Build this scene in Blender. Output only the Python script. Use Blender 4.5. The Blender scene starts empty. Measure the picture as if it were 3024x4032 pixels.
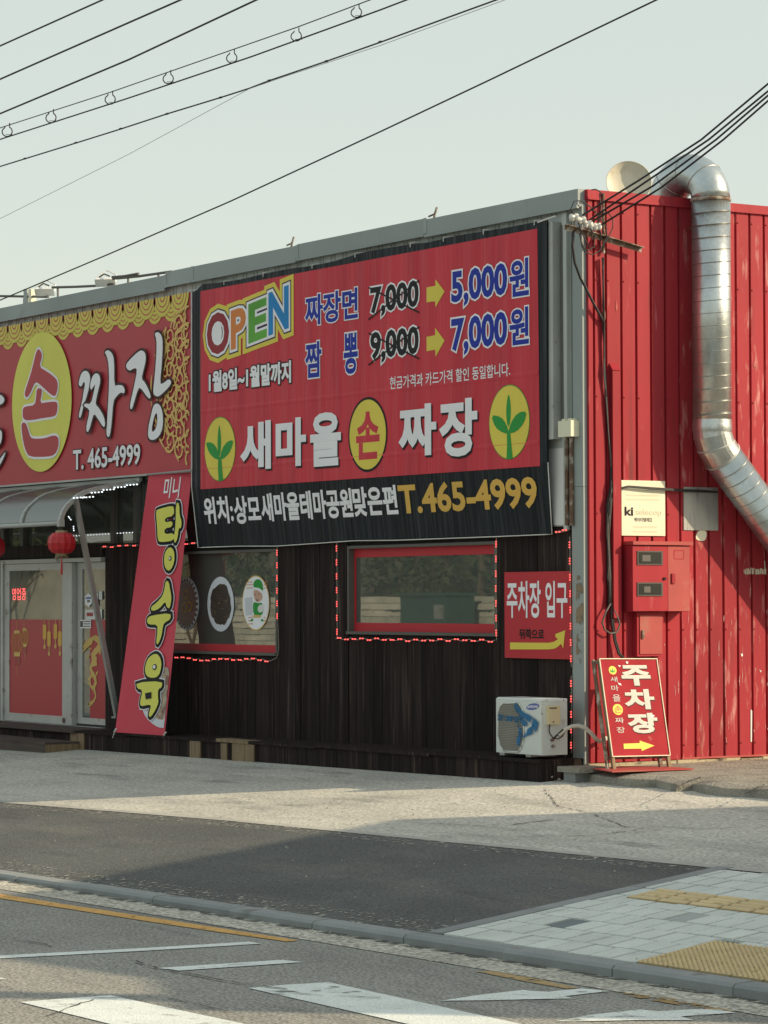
import bpy, math, random
from mathutils import Vector, Matrix, geometry
random.seed(7)
SC = bpy.context.scene
COL = SC.collection
V3 = Vector

# ------------------------------------------------------------------ camera, sky, sun, exposure
CAM = V3((22.31418644, -16.3874345, 1.53991787))
FPX, CX, CY, ROLL = 11600.0, 1512.0, 2016.0, 0.003
YAW = math.radians(32.36624); PITCH = math.atan(347.0 / 11600.0)
FW = V3((-math.cos(YAW) * math.cos(PITCH), math.sin(YAW) * math.cos(PITCH), math.sin(PITCH)))
RT = FW.cross(V3((0, 0, 1))).normalized(); UP = RT.cross(FW)
cr, sr = math.cos(ROLL), math.sin(ROLL)
RT2 = RT * cr - UP * sr; UP2 = RT * sr + UP * cr
cd = bpy.data.cameras.new('camera'); cam = bpy.data.objects.new('camera', cd); COL.objects.link(cam)
cd.sensor_fit = 'VERTICAL'; cd.sensor_height = 36.0; cd.lens = 36.0 * FPX / 4032.0
cd.clip_start = 0.1; cd.clip_end = 2000
m = Matrix.Identity(4)
for i in range(3):
    m[i][0] = RT2[i]; m[i][1] = UP2[i]; m[i][2] = -FW[i]; m[i][3] = CAM[i]
cam.matrix_world = m; SC.camera = cam

SUN = V3((1.0, 1.09, 0.76)).normalized()
world = bpy.data.worlds.new('World'); SC.world = world; world.use_nodes = True
wn = world.node_tree; wn.nodes.clear()
sky = wn.nodes.new('ShaderNodeTexSky'); sky.sky_type = 'NISHITA'; sky.sun_disc = False
sky.sun_elevation = math.asin(SUN.z); sky.sun_rotation = math.atan2(SUN.x, SUN.y)
sky.air_density = 1.0; sky.dust_density = 4.0; sky.ozone_density = 1.0
b1 = wn.nodes.new('ShaderNodeBackground'); b1.inputs[1].default_value = 0.05
wn.links.new(sky.outputs[0], b1.inputs[0])
# thin high haze: an even pale veil, a little warmer and brighter towards the horizon
tc = wn.nodes.new('ShaderNodeTexCoord'); sx = wn.nodes.new('ShaderNodeSeparateXYZ')
wn.links.new(tc.outputs['Generated'], sx.inputs[0])
rp = wn.nodes.new('ShaderNodeValToRGB'); wn.links.new(sx.outputs['Z'], rp.inputs[0])
rp.color_ramp.elements[0].position = 0.0; rp.color_ramp.elements[0].color = (0.82, 0.845, 0.71, 1)
rp.color_ramp.elements[1].position = 0.7; rp.color_ramp.elements[1].color = (0.555, 0.625, 0.59, 1)
e = rp.color_ramp.elements.new(0.16); e.color = (0.69, 0.742, 0.655, 1)
b2 = wn.nodes.new('ShaderNodeBackground'); b2.inputs[1].default_value = 0.845
wn.links.new(rp.outputs[0], b2.inputs[0])
ad = wn.nodes.new('ShaderNodeAddShader'); wo = wn.nodes.new('ShaderNodeOutputWorld')
wn.links.new(b1.outputs[0], ad.inputs[0]); wn.links.new(b2.outputs[0], ad.inputs[1]); wn.links.new(ad.outputs[0], wo.inputs[0])
sl = bpy.data.lights.new('sun', 'SUN'); sl.energy = 5.0; sl.angle = math.radians(0.6); sl.color = (1.0, 0.81, 0.56)
so = bpy.data.objects.new('sun', sl); COL.objects.link(so)
so.rotation_euler = (-SUN).to_track_quat('-Z', 'Y').to_euler(); so.location = SUN * 60
SC.view_settings.view_transform = 'Standard'; SC.view_settings.look = 'None'
SC.view_settings.exposure = 0.0; SC.view_settings.gamma = 1.0; SC.view_settings.use_curve_mapping = False

# ------------------------------------------------------------------ photo measuring helpers
def ray(x, y):
    return FW * FPX + RT2 * (x - CX) - UP2 * (y - CY)
class Pl:
    """a real plane in the place, with metres along U and V"""
    def __init__(s, O, U, V):
        s.O = V3(O); s.U = V3(U).normalized(); V = V3(V); s.V = (V - s.U * V.dot(s.U)).normalized(); s.N = s.U.cross(s.V)
    def hit3(s, p):
        r = ray(*p); t = (s.O - CAM).dot(s.N) / r.dot(s.N); return CAM + r * t
    def hit(s, p):
        d = s.hit3(p) - s.O; return (d.dot(s.U), d.dot(s.V))
    def at(s, u, v, d=0.0): return s.O + s.U * u + s.V * v + s.N * d
def FP(y=0.0): return Pl((0, y, 0), (1, 0, 0), (0, 0, 1))
def SP(x=0.0): return Pl((x, 0, 0), (0, 1, 0), (0, 0, 1))
def F(p, y=0.0): return FP(y).hit3(p)
def S(p, x=0.0): return SP(x).hit3(p)
def G(p, z=0.0):
    r = ray(*p); return CAM + r * ((z - CAM.z) / r.z)
def zm(ox, oy, s): return lambda x, y: (ox + x * s, oy + y * s)
A = zm(0, 1000, .48222); B = zm(700, 900, .48222); Cc = zm(1400, 850, .5425); D = zm(700, 1500, .48222); Ez = zm(1400, 1450, .5425)
Fz = zm(0, 1850, .54237); Gz = zm(600, 2050, .42194); H = zm(1250, 2050, .63291); I = zm(1850, 2650, .5425); J = zm(2150, 550, .52682)
K = zm(2150, 1100, .52682); L = zm(2250, 1850, .46655); M_ = zm(2200, 2500, .49668); N = zm(0, 2800, .90416); O_ = zm(1500, 2900, .91863)
P = zm(0, 3300, .90416); Q = zm(1500, 3350, .91863); R = zm(0, 0, .90416); T = zm(1300, 0, 1.03918); U_ = zm(0, 1000, .5425)
Vz = zm(0, 2200, .3165); W = zm(1900, 2700, .24111)
def hz(x, y):                                       # the lot falls gently from the building to the kerb
    return -0.12 + 0.062 * min(y, 0.0) + 0.009 * min(x, 0.0)
def GH(p):
    z = -0.2
    for _ in range(12):
        q = G(p, z); z = hz(q.x, q.y)
    return G(p, z)
ROADZ = -0.575

# ------------------------------------------------------------------ materials
def mat(name, col, rough=0.6, metal=0.0, spec=0.5, var=0.12, vs=1.2, stretch=(1, 1, 1), fine=0.0, fs=60.0, bump=0.0, bs=60.0,
        emit=None, es=0.0, rand=0.0, dirt=None, dth=0.6, ds=2.0, dst=(1, 1, 1), dw=0.12, dirt2=None, d2th=.6, d2s=1.0, d2st=(1, 1, 1), d2w=.16, trans=0.0, alpha=None, ath=0.5, asc=8.0, coat=0.0, bdist=0.01):
    mt = bpy.data.materials.new(name); mt.use_nodes = True; nt = mt.node_tree; nd = nt.nodes; lk = nt.links
    bs_ = nd['Principled BSDF']; geo = nd.new('ShaderNodeNewGeometry')
    def mp(st):
        n = nd.new('ShaderNodeMapping'); n.inputs['Scale'].default_value = st; lk.new(geo.outputs['Position'], n.inputs[0]); return n.outputs[0]
    def noise(st, sc, det=4.0):
        n = nd.new('ShaderNodeTexNoise'); n.inputs['Scale'].default_value = sc; n.inputs['Detail'].default_value = det
        lk.new(mp(st), n.inputs['Vector']); return n.outputs[0]
    def mrange(x, a, b, c, d):
        n = nd.new('ShaderNodeMapRange'); lk.new(x, n.inputs[0])
        for i, v in enumerate((a, b, c, d)): n.inputs[i + 1].default_value = v
        return n.outputs[0]
    def mul(a, b):
        n = nd.new('ShaderNodeMath'); n.operation = 'MULTIPLY'; lk.new(a, n.inputs[0]); lk.new(b, n.inputs[1]); return n.outputs[0]
    f = None
    if var: f = mrange(noise(stretch, vs), 0.28, 0.72, 1 - var, 1 + var)
    if fine:
        g = mrange(noise((1, 1, 1), fs, 2.0), 0.3, 0.7, 1 - fine, 1 + fine); f = mul(f, g) if f else g
    if rand:
        oi = nd.new('ShaderNodeObjectInfo'); g = mrange(oi.outputs['Random'], 0, 1, 1 - rand, 1 + rand); f = mul(f, g) if f else g
    rgb = nd.new('ShaderNodeRGB'); rgb.outputs[0].default_value = (*col, 1); out = rgb.outputs[0]
    if dirt:
        mx = nd.new('ShaderNodeMix'); mx.data_type = 'RGBA'
        lk.new(mrange(noise(dst, ds, 6.0), dth, dth + dw, 0, 1), mx.inputs[0]); lk.new(out, mx.inputs[6]); mx.inputs[7].default_value = (*dirt, 1); out = mx.outputs[2]
    if dirt2:
        mx = nd.new('ShaderNodeMix'); mx.data_type = 'RGBA'
        lk.new(mrange(noise(d2st, d2s, 7.0), d2th, d2th + d2w, 0, .8), mx.inputs[0]); lk.new(out, mx.inputs[6]); mx.inputs[7].default_value = (*dirt2, 1); out = mx.outputs[2]
    if f:
        vm = nd.new('ShaderNodeVectorMath'); vm.operation = 'SCALE'; lk.new(out, vm.inputs[0]); lk.new(f, vm.inputs['Scale']); out = vm.outputs[0]
    lk.new(out, bs_.inputs['Base Color'])
    bs_.inputs['Roughness'].default_value = rough; bs_.inputs['Metallic'].default_value = metal
    bs_.inputs['Specular IOR Level'].default_value = spec; bs_.inputs['Transmission Weight'].default_value = trans
    bs_.inputs['Coat Weight'].default_value = coat
    if emit: bs_.inputs['Emission Color'].default_value = (*emit, 1); bs_.inputs['Emission Strength'].default_value = es
    if alpha is not None:
        lk.new(mrange(noise((1, 1, 1), asc, 6.0), ath - .06, ath + .06, alpha, 1.0), bs_.inputs['Alpha'])
    if bump:
        bn = nd.new('ShaderNodeBump'); bn.inputs['Strength'].default_value = bump; bn.inputs['Distance'].default_value = bdist
        lk.new(noise(stretch if bs < 40 else (1, 1, 1), bs, 3.0), bn.inputs['Height']); lk.new(bn.outputs[0], bs_.inputs['Normal'])
    return mt
def glass(name, refl=0.3, tint=(0.75, 0.85, 0.82), gc=0.93, ro=0.012):
    mt = bpy.data.materials.new(name); mt.use_nodes = True; nt = mt.node_tree; nt.nodes.clear()
    o = nt.nodes.new('ShaderNodeOutputMaterial'); mx = nt.nodes.new('ShaderNodeMixShader'); t = nt.nodes.new('ShaderNodeBsdfTransparent')
    g = nt.nodes.new('ShaderNodeBsdfGlossy'); g.inputs['Roughness'].default_value = ro; g.inputs['Color'].default_value = (gc, gc, gc * .97, 1)
    t.inputs[0].default_value = (*tint, 1)
    lw = nt.nodes.new('ShaderNodeFresnel'); lw.inputs[0].default_value = 1.5
    mr = nt.nodes.new('ShaderNodeMath'); mr.operation = 'ADD'; mr.inputs[1].default_value = refl; nt.links.new(lw.outputs[0], mr.inputs[0])
    geo = nt.nodes.new('ShaderNodeNewGeometry'); ns = nt.nodes.new('ShaderNodeTexNoise'); ns.inputs['Scale'].default_value = 1.6
    nt.links.new(geo.outputs['Position'], ns.inputs['Vector'])
    bn = nt.nodes.new('ShaderNodeBump'); bn.inputs['Strength'].default_value = 0.04; bn.inputs['Distance'].default_value = 0.003
    nt.links.new(ns.outputs[0], bn.inputs['Height']); nt.links.new(bn.outputs[0], g.inputs['Normal'])
    nt.links.new(mr.outputs[0], mx.inputs[0]); nt.links.new(t.outputs[0], mx.inputs[1]); nt.links.new(g.outputs[0], mx.inputs[2])
    df = nt.nodes.new('ShaderNodeBsdfDiffuse'); df.inputs[0].default_value = (.55, .6, .56, 1); m2 = nt.nodes.new('ShaderNodeMixShader'); m2.inputs[0].default_value = .10
    nt.links.new(mx.outputs[0], m2.inputs[1]); nt.links.new(df.outputs[0], m2.inputs[2]); nt.links.new(m2.outputs[0], o.inputs[0])
    return mt
X = {}
X['grey'] = mat('grey_painted_metal', (0.47, 0.51, 0.49), .55, .0, var=.1, vs=.9, stretch=(1, 1, .25), rand=.06, dirt=(0.36, 0.38, 0.36), dth=.58, ds=1.5, dst=(2, 2, .3), bump=.1, bs=30)
X['greydk'] = mat('grey_trim_metal', (0.30, 0.34, 0.335), .55, .0, var=.12, vs=.7, stretch=(1, 1, .5), rand=.07, dirt=(0.27, 0.29, 0.28), dth=.6, ds=2.5)
X['backing'] = mat('dark_backing', (0.03, 0.032, 0.032), .9)
X['wood'] = mat('dark_stained_wood', (0.0215, 0.0150, 0.0138), .8, spec=.15, var=.45, vs=2.2, stretch=(9, 9, .5), rand=.4, fine=.25, fs=120, dirt=(0.062, 0.043, 0.036), dth=.57, ds=2.6, dst=(7, 7, .35), bump=.35, bs=12)
X['palewood'] = mat('bare_pine', (0.22, 0.155, 0.09), .75, var=.3, vs=4, stretch=(6, 6, .6), dirt=(0.08, 0.06, 0.04), dth=.6, ds=5, dst=(4, 4, 1))
X['deck'] = mat('brown_deck_board', (0.075, 0.055, 0.045), .8, var=.35, vs=3, stretch=(.5, 6, 6), rand=.15, bump=.2, bs=40)
X['red'] = mat('red_painted_steel', (0.355, 0.026, 0.038), .5, spec=.2, var=.14, vs=1.4, stretch=(1, 1, .3), rand=.07, dirt=(0.50, 0.13, 0.14), dth=.64, ds=5, dst=(3, 3, .5), dw=.14, bump=.2, bs=6, bdist=.02, dirt2=(0.16, 0.035, 0.035), d2th=.60, d2s=2.2, d2st=(4, 4, .35))
X['redwear'] = mat('red_painted_steel_worn', (0.335, 0.027, 0.038), .58, spec=.2, var=.16, vs=1.4, stretch=(1, 1, .3), rand=.08, dirt=(0.52, 0.24, 0.22), dth=.565, ds=6, dst=(3, 3, .6), dw=.2, bump=.25, bs=6, bdist=.02, dirt2=(0.15, 0.04, 0.035), d2th=.58, d2s=2.4, d2st=(4, 4, .35))
X['redgroove'] = mat('red_groove', (0.25, 0.02, 0.025), .7)
X['reddusty'] = mat('dusty_red_steel', (0.40, 0.055, 0.05), .6, var=.15, vs=3, dirt=(0.30, 0.14, 0.10), dth=.52, ds=3, dw=.25)
X['signred'] = mat('fascia_red', (0.47, 0.047, 0.062), .45, spec=.3, var=.06, vs=.8, fine=.05, fs=200)
X['banred'] = mat('banner_red', (0.60, 0.042, 0.064), .45, spec=.2, var=.12, vs=.8, stretch=(3, 1, .3), dirt=(0.44, 0.030, 0.05), dth=.52, ds=1.2, dst=(2.5, 1, .55), dw=.3, bump=.6, bs=1.7, bdist=.05)
X['banblk'] = mat('banner_black', (0.008, 0.012, 0.017), .5, spec=.2, var=.3, vs=2, stretch=(6, 1, .3), dirt=(0.022, 0.028, 0.033), dth=.52, ds=3, dst=(9, 1, .25), bump=.6, bs=1.6, bdist=.05)
X['white'] = mat('print_white', (0.86, 0.86, 0.90), .5, spec=.18, var=.05)
X['whitedim'] = mat('print_white_aged', (0.72, 0.73, 0.72), .5, spec=.18, var=.06)
X['black'] = mat('print_black', (0.012, 0.012, 0.014), .5, spec=.18, var=.1)
X['brownblk'] = mat('print_dark_brown', (0.05, 0.018, 0.018), .5, spec=.18)
X['blue'] = mat('print_blue', (0.016, 0.035, 0.36), .5, spec=.18, var=.08)
X['yellow'] = mat('print_yellow', (0.76, 0.63, 0.10), .5, spec=.18, var=.05)
X['yellowb'] = mat('print_lime_yellow', (0.74, 0.72, 0.14), .5, spec=.18, var=.05)
X['gold'] = mat('print_gold', (0.72, 0.44, 0.10), .5, spec=.18, var=.05)
X['goldline'] = mat('print_gold_line', (0.70, 0.48, 0.16), .5, spec=.18)
X['scallop'] = mat('print_scallop_yellow', (0.66, 0.58, 0.12), .5, spec=.18, var=.04)
X['green'] = mat('print_green', (0.03, 0.30, 0.055), .5, spec=.18, var=.08)
X['ored'] = mat('print_o_red', (0.30, 0.03, 0.04), .5, spec=.18, var=.15)
X['oorange'] = mat('print_orange', (0.66, 0.22, 0.06), .5, spec=.18, var=.15)
X['ogreen'] = mat('print_e_green', (0.13, 0.42, 0.06), .5, spec=.18, var=.35, vs=.9)
X['oblue'] = mat('print_n_blue', (0.02, 0.25, 0.60), .5, spec=.18, var=.25, vs=.9)
X['purple'] = mat('print_purple', (0.035, 0.012, 0.06), .5, spec=.18)
X['pbred'] = mat('parking_sign_red', (0.50, 0.032, 0.044), .5, spec=.25, var=.05)
X['cloth'] = mat('hanging_banner_red', (0.63, 0.072, 0.105), .6, spec=.2, var=.10, vs=1.2, stretch=(1, 1, .4), bump=.6, bs=1.6, bdist=.06)
X['alu'] = mat('aluminium_frame', (0.44, 0.455, 0.44), .5, .3, var=.1, vs=2, dirt=(0.25, 0.2, 0.16), dth=.64, ds=7)
X['doorwhite'] = mat('dirty_white_frame', (0.50, 0.50, 0.48), .5, .2, var=.1, vs=2, dirt=(0.22, 0.17, 0.13), dth=.6, ds=6)
X['boardred'] = mat('weathered_board_red', (0.35, 0.032, 0.042), .8, spec=.1, var=.12, vs=5, dirt=(0.5, 0.2, 0.18), dth=.7, ds=9)
X['filmred'] = mat('door_film_red', (0.45, 0.045, 0.058), .35, spec=.3, var=.05)
X['glass'] = glass('window_glass', .20, (.55, .62, .6)); X['glassd'] = glass('door_glass', .16, (.6, .66, .64))
X['inside'] = mat('dim_interior', (0.10, 0.095, 0.085), .9, var=.3, vs=.6)
X['smoke'] = glass('smoky_polycarbonate', .0, (.14, .155, .16), .24, .2)
X['galv'] = mat('galvanised_steel', (0.54, 0.58, 0.575), .31, .88, var=.14, vs=3, fine=.05, fs=30, rand=.04, dirt=(0.40, 0.42, 0.42), dth=.54, ds=4, dw=.25, bump=.2, bs=20)
X['seam'] = mat('duct_seam', (0.36, 0.36, 0.33), .4, .8)
X['plate'] = mat('bare_zinc_plate', (0.33, 0.34, 0.33), .45, .6, var=.15, vs=3, stretch=(1, 3, .4), dirt=(0.22, 0.22, 0.2), dth=.55, ds=4, dst=(1, 5, .6))
X['cream'] = mat('cream_plastic', (0.74, 0.72, 0.55), .5, var=.04, dirt=(0.5, 0.4, 0.25), dth=.72, ds=8)
X['cream2'] = mat('cream_emboss', (0.62, 0.60, 0.44), .5)
X['acw'] = mat('air_conditioner_white', (0.62, 0.66, 0.64), .42, var=.06, vs=3, dirt=(0.45, 0.45, 0.4), dth=.64, ds=5)
X['acgrille'] = mat('grille_wire', (0.50, 0.485, 0.43), .5, .3)
X['acdark'] = mat('fan_cavity', (0.11, 0.11, 0.105), .8)
X['acbeige'] = mat('beige_cover', (0.66, 0.58, 0.36), .5, var=.04)
X['spray'] = mat('blue_spray_paint', (0.012, 0.13, 0.30), .6, alpha=0.1, ath=.40, asc=14)
X['spray2'] = mat('blue_spray_paint_thin', (0.015, 0.11, 0.23), .6, alpha=0.25, ath=.50, asc=9)
X['logo'] = mat('logo_blue', (0.10, 0.14, 0.42), .4)
X['rubber'] = mat('black_cable', (0.014, 0.014, 0.016), .55)
X['cable2'] = mat('grey_cable', (0.10, 0.095, 0.085), .6)
X['thin'] = mat('thin_steel_wire', (0.30, 0.31, 0.30), .5)
X['hose'] = mat('wrapped_hose', (0.60, 0.58, 0.50), .7, var=.15, vs=20, bump=.3, bs=50, dirt=(0.3, 0.25, 0.2), dth=.62, ds=20)
X['rust'] = mat('rusty_steel', (0.15, 0.09, 0.06), .8, var=.3, vs=8, dirt=(0.35, 0.32, 0.27), dth=.5, ds=12)
X['porc'] = mat('porcelain', (0.70, 0.69, 0.64), .25, var=.08, vs=20)
X['dish'] = mat('dish_cream', (0.62, 0.58, 0.46), .55, var=.1, vs=6, dirt=(0.5, 0.43, 0.29), dth=.6, ds=9)
X['lant'] = mat('lantern_red', (0.42, 0.012, 0.02), .45, spec=.5, var=.2, vs=20, emit=(0.6, .02, .03), es=.04)
X['lantgold'] = mat('lantern_cap', (0.30, 0.24, 0.14), .5, .3, var=.3, vs=30)
X['ledred'] = mat('red_bulb', (0.9, 0.1, 0.08), .4, emit=(1.0, 0.10, 0.09), es=2.0)
X['ledwhite'] = mat('white_bulb', (0.9, 0.9, 0.9), .4, emit=(0.85, 0.95, 1.0), es=1.5)
X['ledsign'] = mat('red_led_text', (0.9, 0.1, 0.1), .4, emit=(1.0, 0.10, 0.10), es=1.6)
X['wirep'] = mat('pale_wire', (0.28, 0.24, 0.20), .6)
X['rope'] = mat('white_rope', (0.66, 0.66, 0.62), .7)
X['lampw'] = mat('floodlight_white', (0.75, 0.76, 0.74), .4, var=.05)
X['asphalt'] = mat('dark_new_asphalt', (0.103, 0.108, 0.105), .88, spec=.25, var=.18, vs=.7, fine=.42, fs=50, dirt=(0.15, 0.143, 0.13), dth=.54, ds=.9, dst=(.6, 1.8, 1), dw=.25, dirt2=(0.07, 0.073, 0.072), d2th=.60, d2s=1.4, d2st=(.7, 2.6, 1), bump=.5, bs=60)
X['lot'] = mat('worn_concrete_lot', (0.50, 0.485, 0.43), .92, spec=.2, var=.14, vs=.55, fine=.34, fs=32, dirt=(0.36, 0.352, 0.32), dth=.52, ds=1.3, dst=(.45, 2.0, 1), dw=.25, dirt2=(0.28, 0.275, 0.25), d2th=.60, d2s=.9, d2st=(1, 3.2, 1), d2w=.12, bump=.6, bs=40, bdist=.012)
X['edging'] = mat('edging_strip', (0.40, 0.39, 0.35), .9, var=.12, vs=3, fine=.12, fs=90)
X['road'] = mat('worn_road_asphalt', (0.275, 0.27, 0.245), .9, spec=.25, var=.15, vs=.8, fine=.52, fs=50, dirt=(0.20, 0.198, 0.185), dth=.52, ds=.8, dst=(.35, 2.2, 1), dw=.22, dirt2=(0.15, 0.148, 0.14), d2th=.60, d2s=1.1, d2st=(.5, 3, 1), bump=.6, bs=60, bdist=.012)
X['gutter'] = mat('pale_gutter_strip', (0.42, 0.40, 0.34), .92, var=.15, vs=1.5, fine=.6, fs=36, bump=.6, bs=50, bdist=.012)
X['kerb'] = mat('granite_kerb', (0.24, 0.255, 0.252), .8, var=.12, vs=3, fine=.12, fs=150, rand=.07, dirt=(.13, .13, .12), dth=.62, ds=3)
X['tile'] = mat('pale_paver', (0.60, 0.63, 0.59), .85, var=.06, vs=3, fine=.14, fs=120, rand=.055, dirt=(0.49, 0.51, 0.48), dth=.6, ds=5, bump=.3, bs=120)
X['tiledk'] = mat('dark_paver', (0.15, 0.18, 0.185), .85, var=.08, fine=.12, fs=120)
X['tilemd'] = mat('grey_paver', (0.36, 0.39, 0.37), .85, var=.08, fine=.12, fs=120)
X['tact'] = mat('yellow_tactile_paver', (0.64, 0.495, 0.27), .75, var=.1, vs=4, fine=.06, fs=120, rand=.06, dirt=(.38, .29, .13), dth=.6, ds=8)
X['tactbase'] = mat('tactile_paver_recess', (0.38, 0.29, 0.155), .85, var=.12, vs=5, fine=.1, fs=120, dirt=(.33, .25, .13), dth=.55, ds=8)
X['stain'] = mat('rust_stain', (0.26, 0.19, 0.12), .8, var=.2, vs=4, alpha=0.0, ath=.52, asc=11)
X['darkglass'] = mat('dark_meter_glass', (0.02, 0.022, 0.02), .15, spec=.5)
X['seamdk'] = mat('dark_grey_frame', (0.07, 0.068, 0.06), .6)
X['joint'] = mat('joint_sand', (0.17, 0.175, 0.16), .95, var=.2, vs=6)
X['pwhite'] = mat('road_paint_white', (0.70, 0.74, 0.71), .7, var=.06, vs=4, fine=.16, fs=80, dirt=(0.42, 0.43, 0.40), dth=.58, ds=7, alpha=.12, ath=.30, asc=26, bump=.5, bs=75)
X['pwhitew'] = mat('road_paint_white_worn', (0.68, 0.72, 0.69), .7, var=.08, vs=4, fine=.2, fs=80, alpha=.15, ath=.33, asc=6, bump=.5, bs=75)
X['pyel'] = mat('road_paint_yellow', (0.60, 0.34, 0.09), .7, var=.1, vs=3, fine=.2, fs=80, alpha=.2, ath=.36, asc=20, bump=.5, bs=75)
X['pyelm'] = mat('road_paint_yellow_worn', (0.42, 0.29, 0.13), .75, var=.1, fine=.2, fs=80, alpha=.1, ath=.42, asc=16)
X['pyelf'] = mat('road_paint_yellow_faded', (0.34, 0.22, 0.08), .75, var=.1, fine=.2, fs=80, alpha=0, ath=.5, asc=14)
X['crack'] = mat('crack_dark', (0.035, 0.034, 0.03), .95, alpha=0, ath=.45, asc=9)
X['concrete'] = mat('rough_concrete', (0.27, 0.255, 0.215), .92, var=.2, vs=2.5, fine=.2, fs=60, dirt=(0.15, 0.14, 0.12), dth=.54, ds=3, dw=.2, bump=1.0, bs=35, bdist=.02)
X['foot'] = mat('stained_footing', (0.42, 0.36, 0.24), .9, var=.2, vs=6, dirt=(0.10, 0.085, 0.06), dth=.53, ds=5, dst=(1, 1, 2), bump=.8, bs=30)
X['stone'] = mat('rough_stone', (0.45, 0.41, 0.33), .9, var=.25, vs=12, bump=.8, bs=30)
X['block'] = mat('wall_stone', (0.38, 0.385, 0.34), .9, var=.2, vs=2, rand=.18, bump=.5, bs=12)
X['soil'] = mat('dry_grass_soil', (0.085, 0.085, 0.06), .95, var=.3, vs=.8, fine=.3, fs=8)
X['bark'] = mat('bark', (0.10, 0.08, 0.06), .9, var=.3, vs=6)
X['leaf'] = mat('pine_foliage', (0.045, 0.06, 0.03), .8, var=.4, vs=3)
X['dgreen'] = mat('green_cabinet', (0.025, 0.06, 0.05), .5)
X['plaster'] = mat('plain_plaster', (0.42, 0.40, 0.36), .9, var=.15, vs=.5)
X['tarred'] = mat('roof_sheet', (0.16, 0.16, 0.17), .7)
X['ground'] = mat('far_ground', (0.20, 0.19, 0.16), .95, var=.2, vs=.2)
X['noodle'] = mat('photo_print_sauce', (0.035, 0.022, 0.018), .4, var=.6, vs=22, dirt=(0.30, 0.20, 0.08), dth=.63, ds=26, dw=.03)
X['meat'] = mat('photo_print_food', (0.42, 0.33, 0.24), .5, var=.35, vs=9, dirt=(0.22, 0.10, 0.07), dth=.5, ds=8, dw=.1)
X['soupr'] = mat('photo_print_soup', (0.16, 0.035, 0.02), .4, var=.5, vs=16)
X['plate_w'] = mat('photo_print_plate', (0.62, 0.64, 0.70), .4)
X['skin'] = mat('print_skin', (0.62, 0.38, 0.28), .5, spec=.18)

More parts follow.
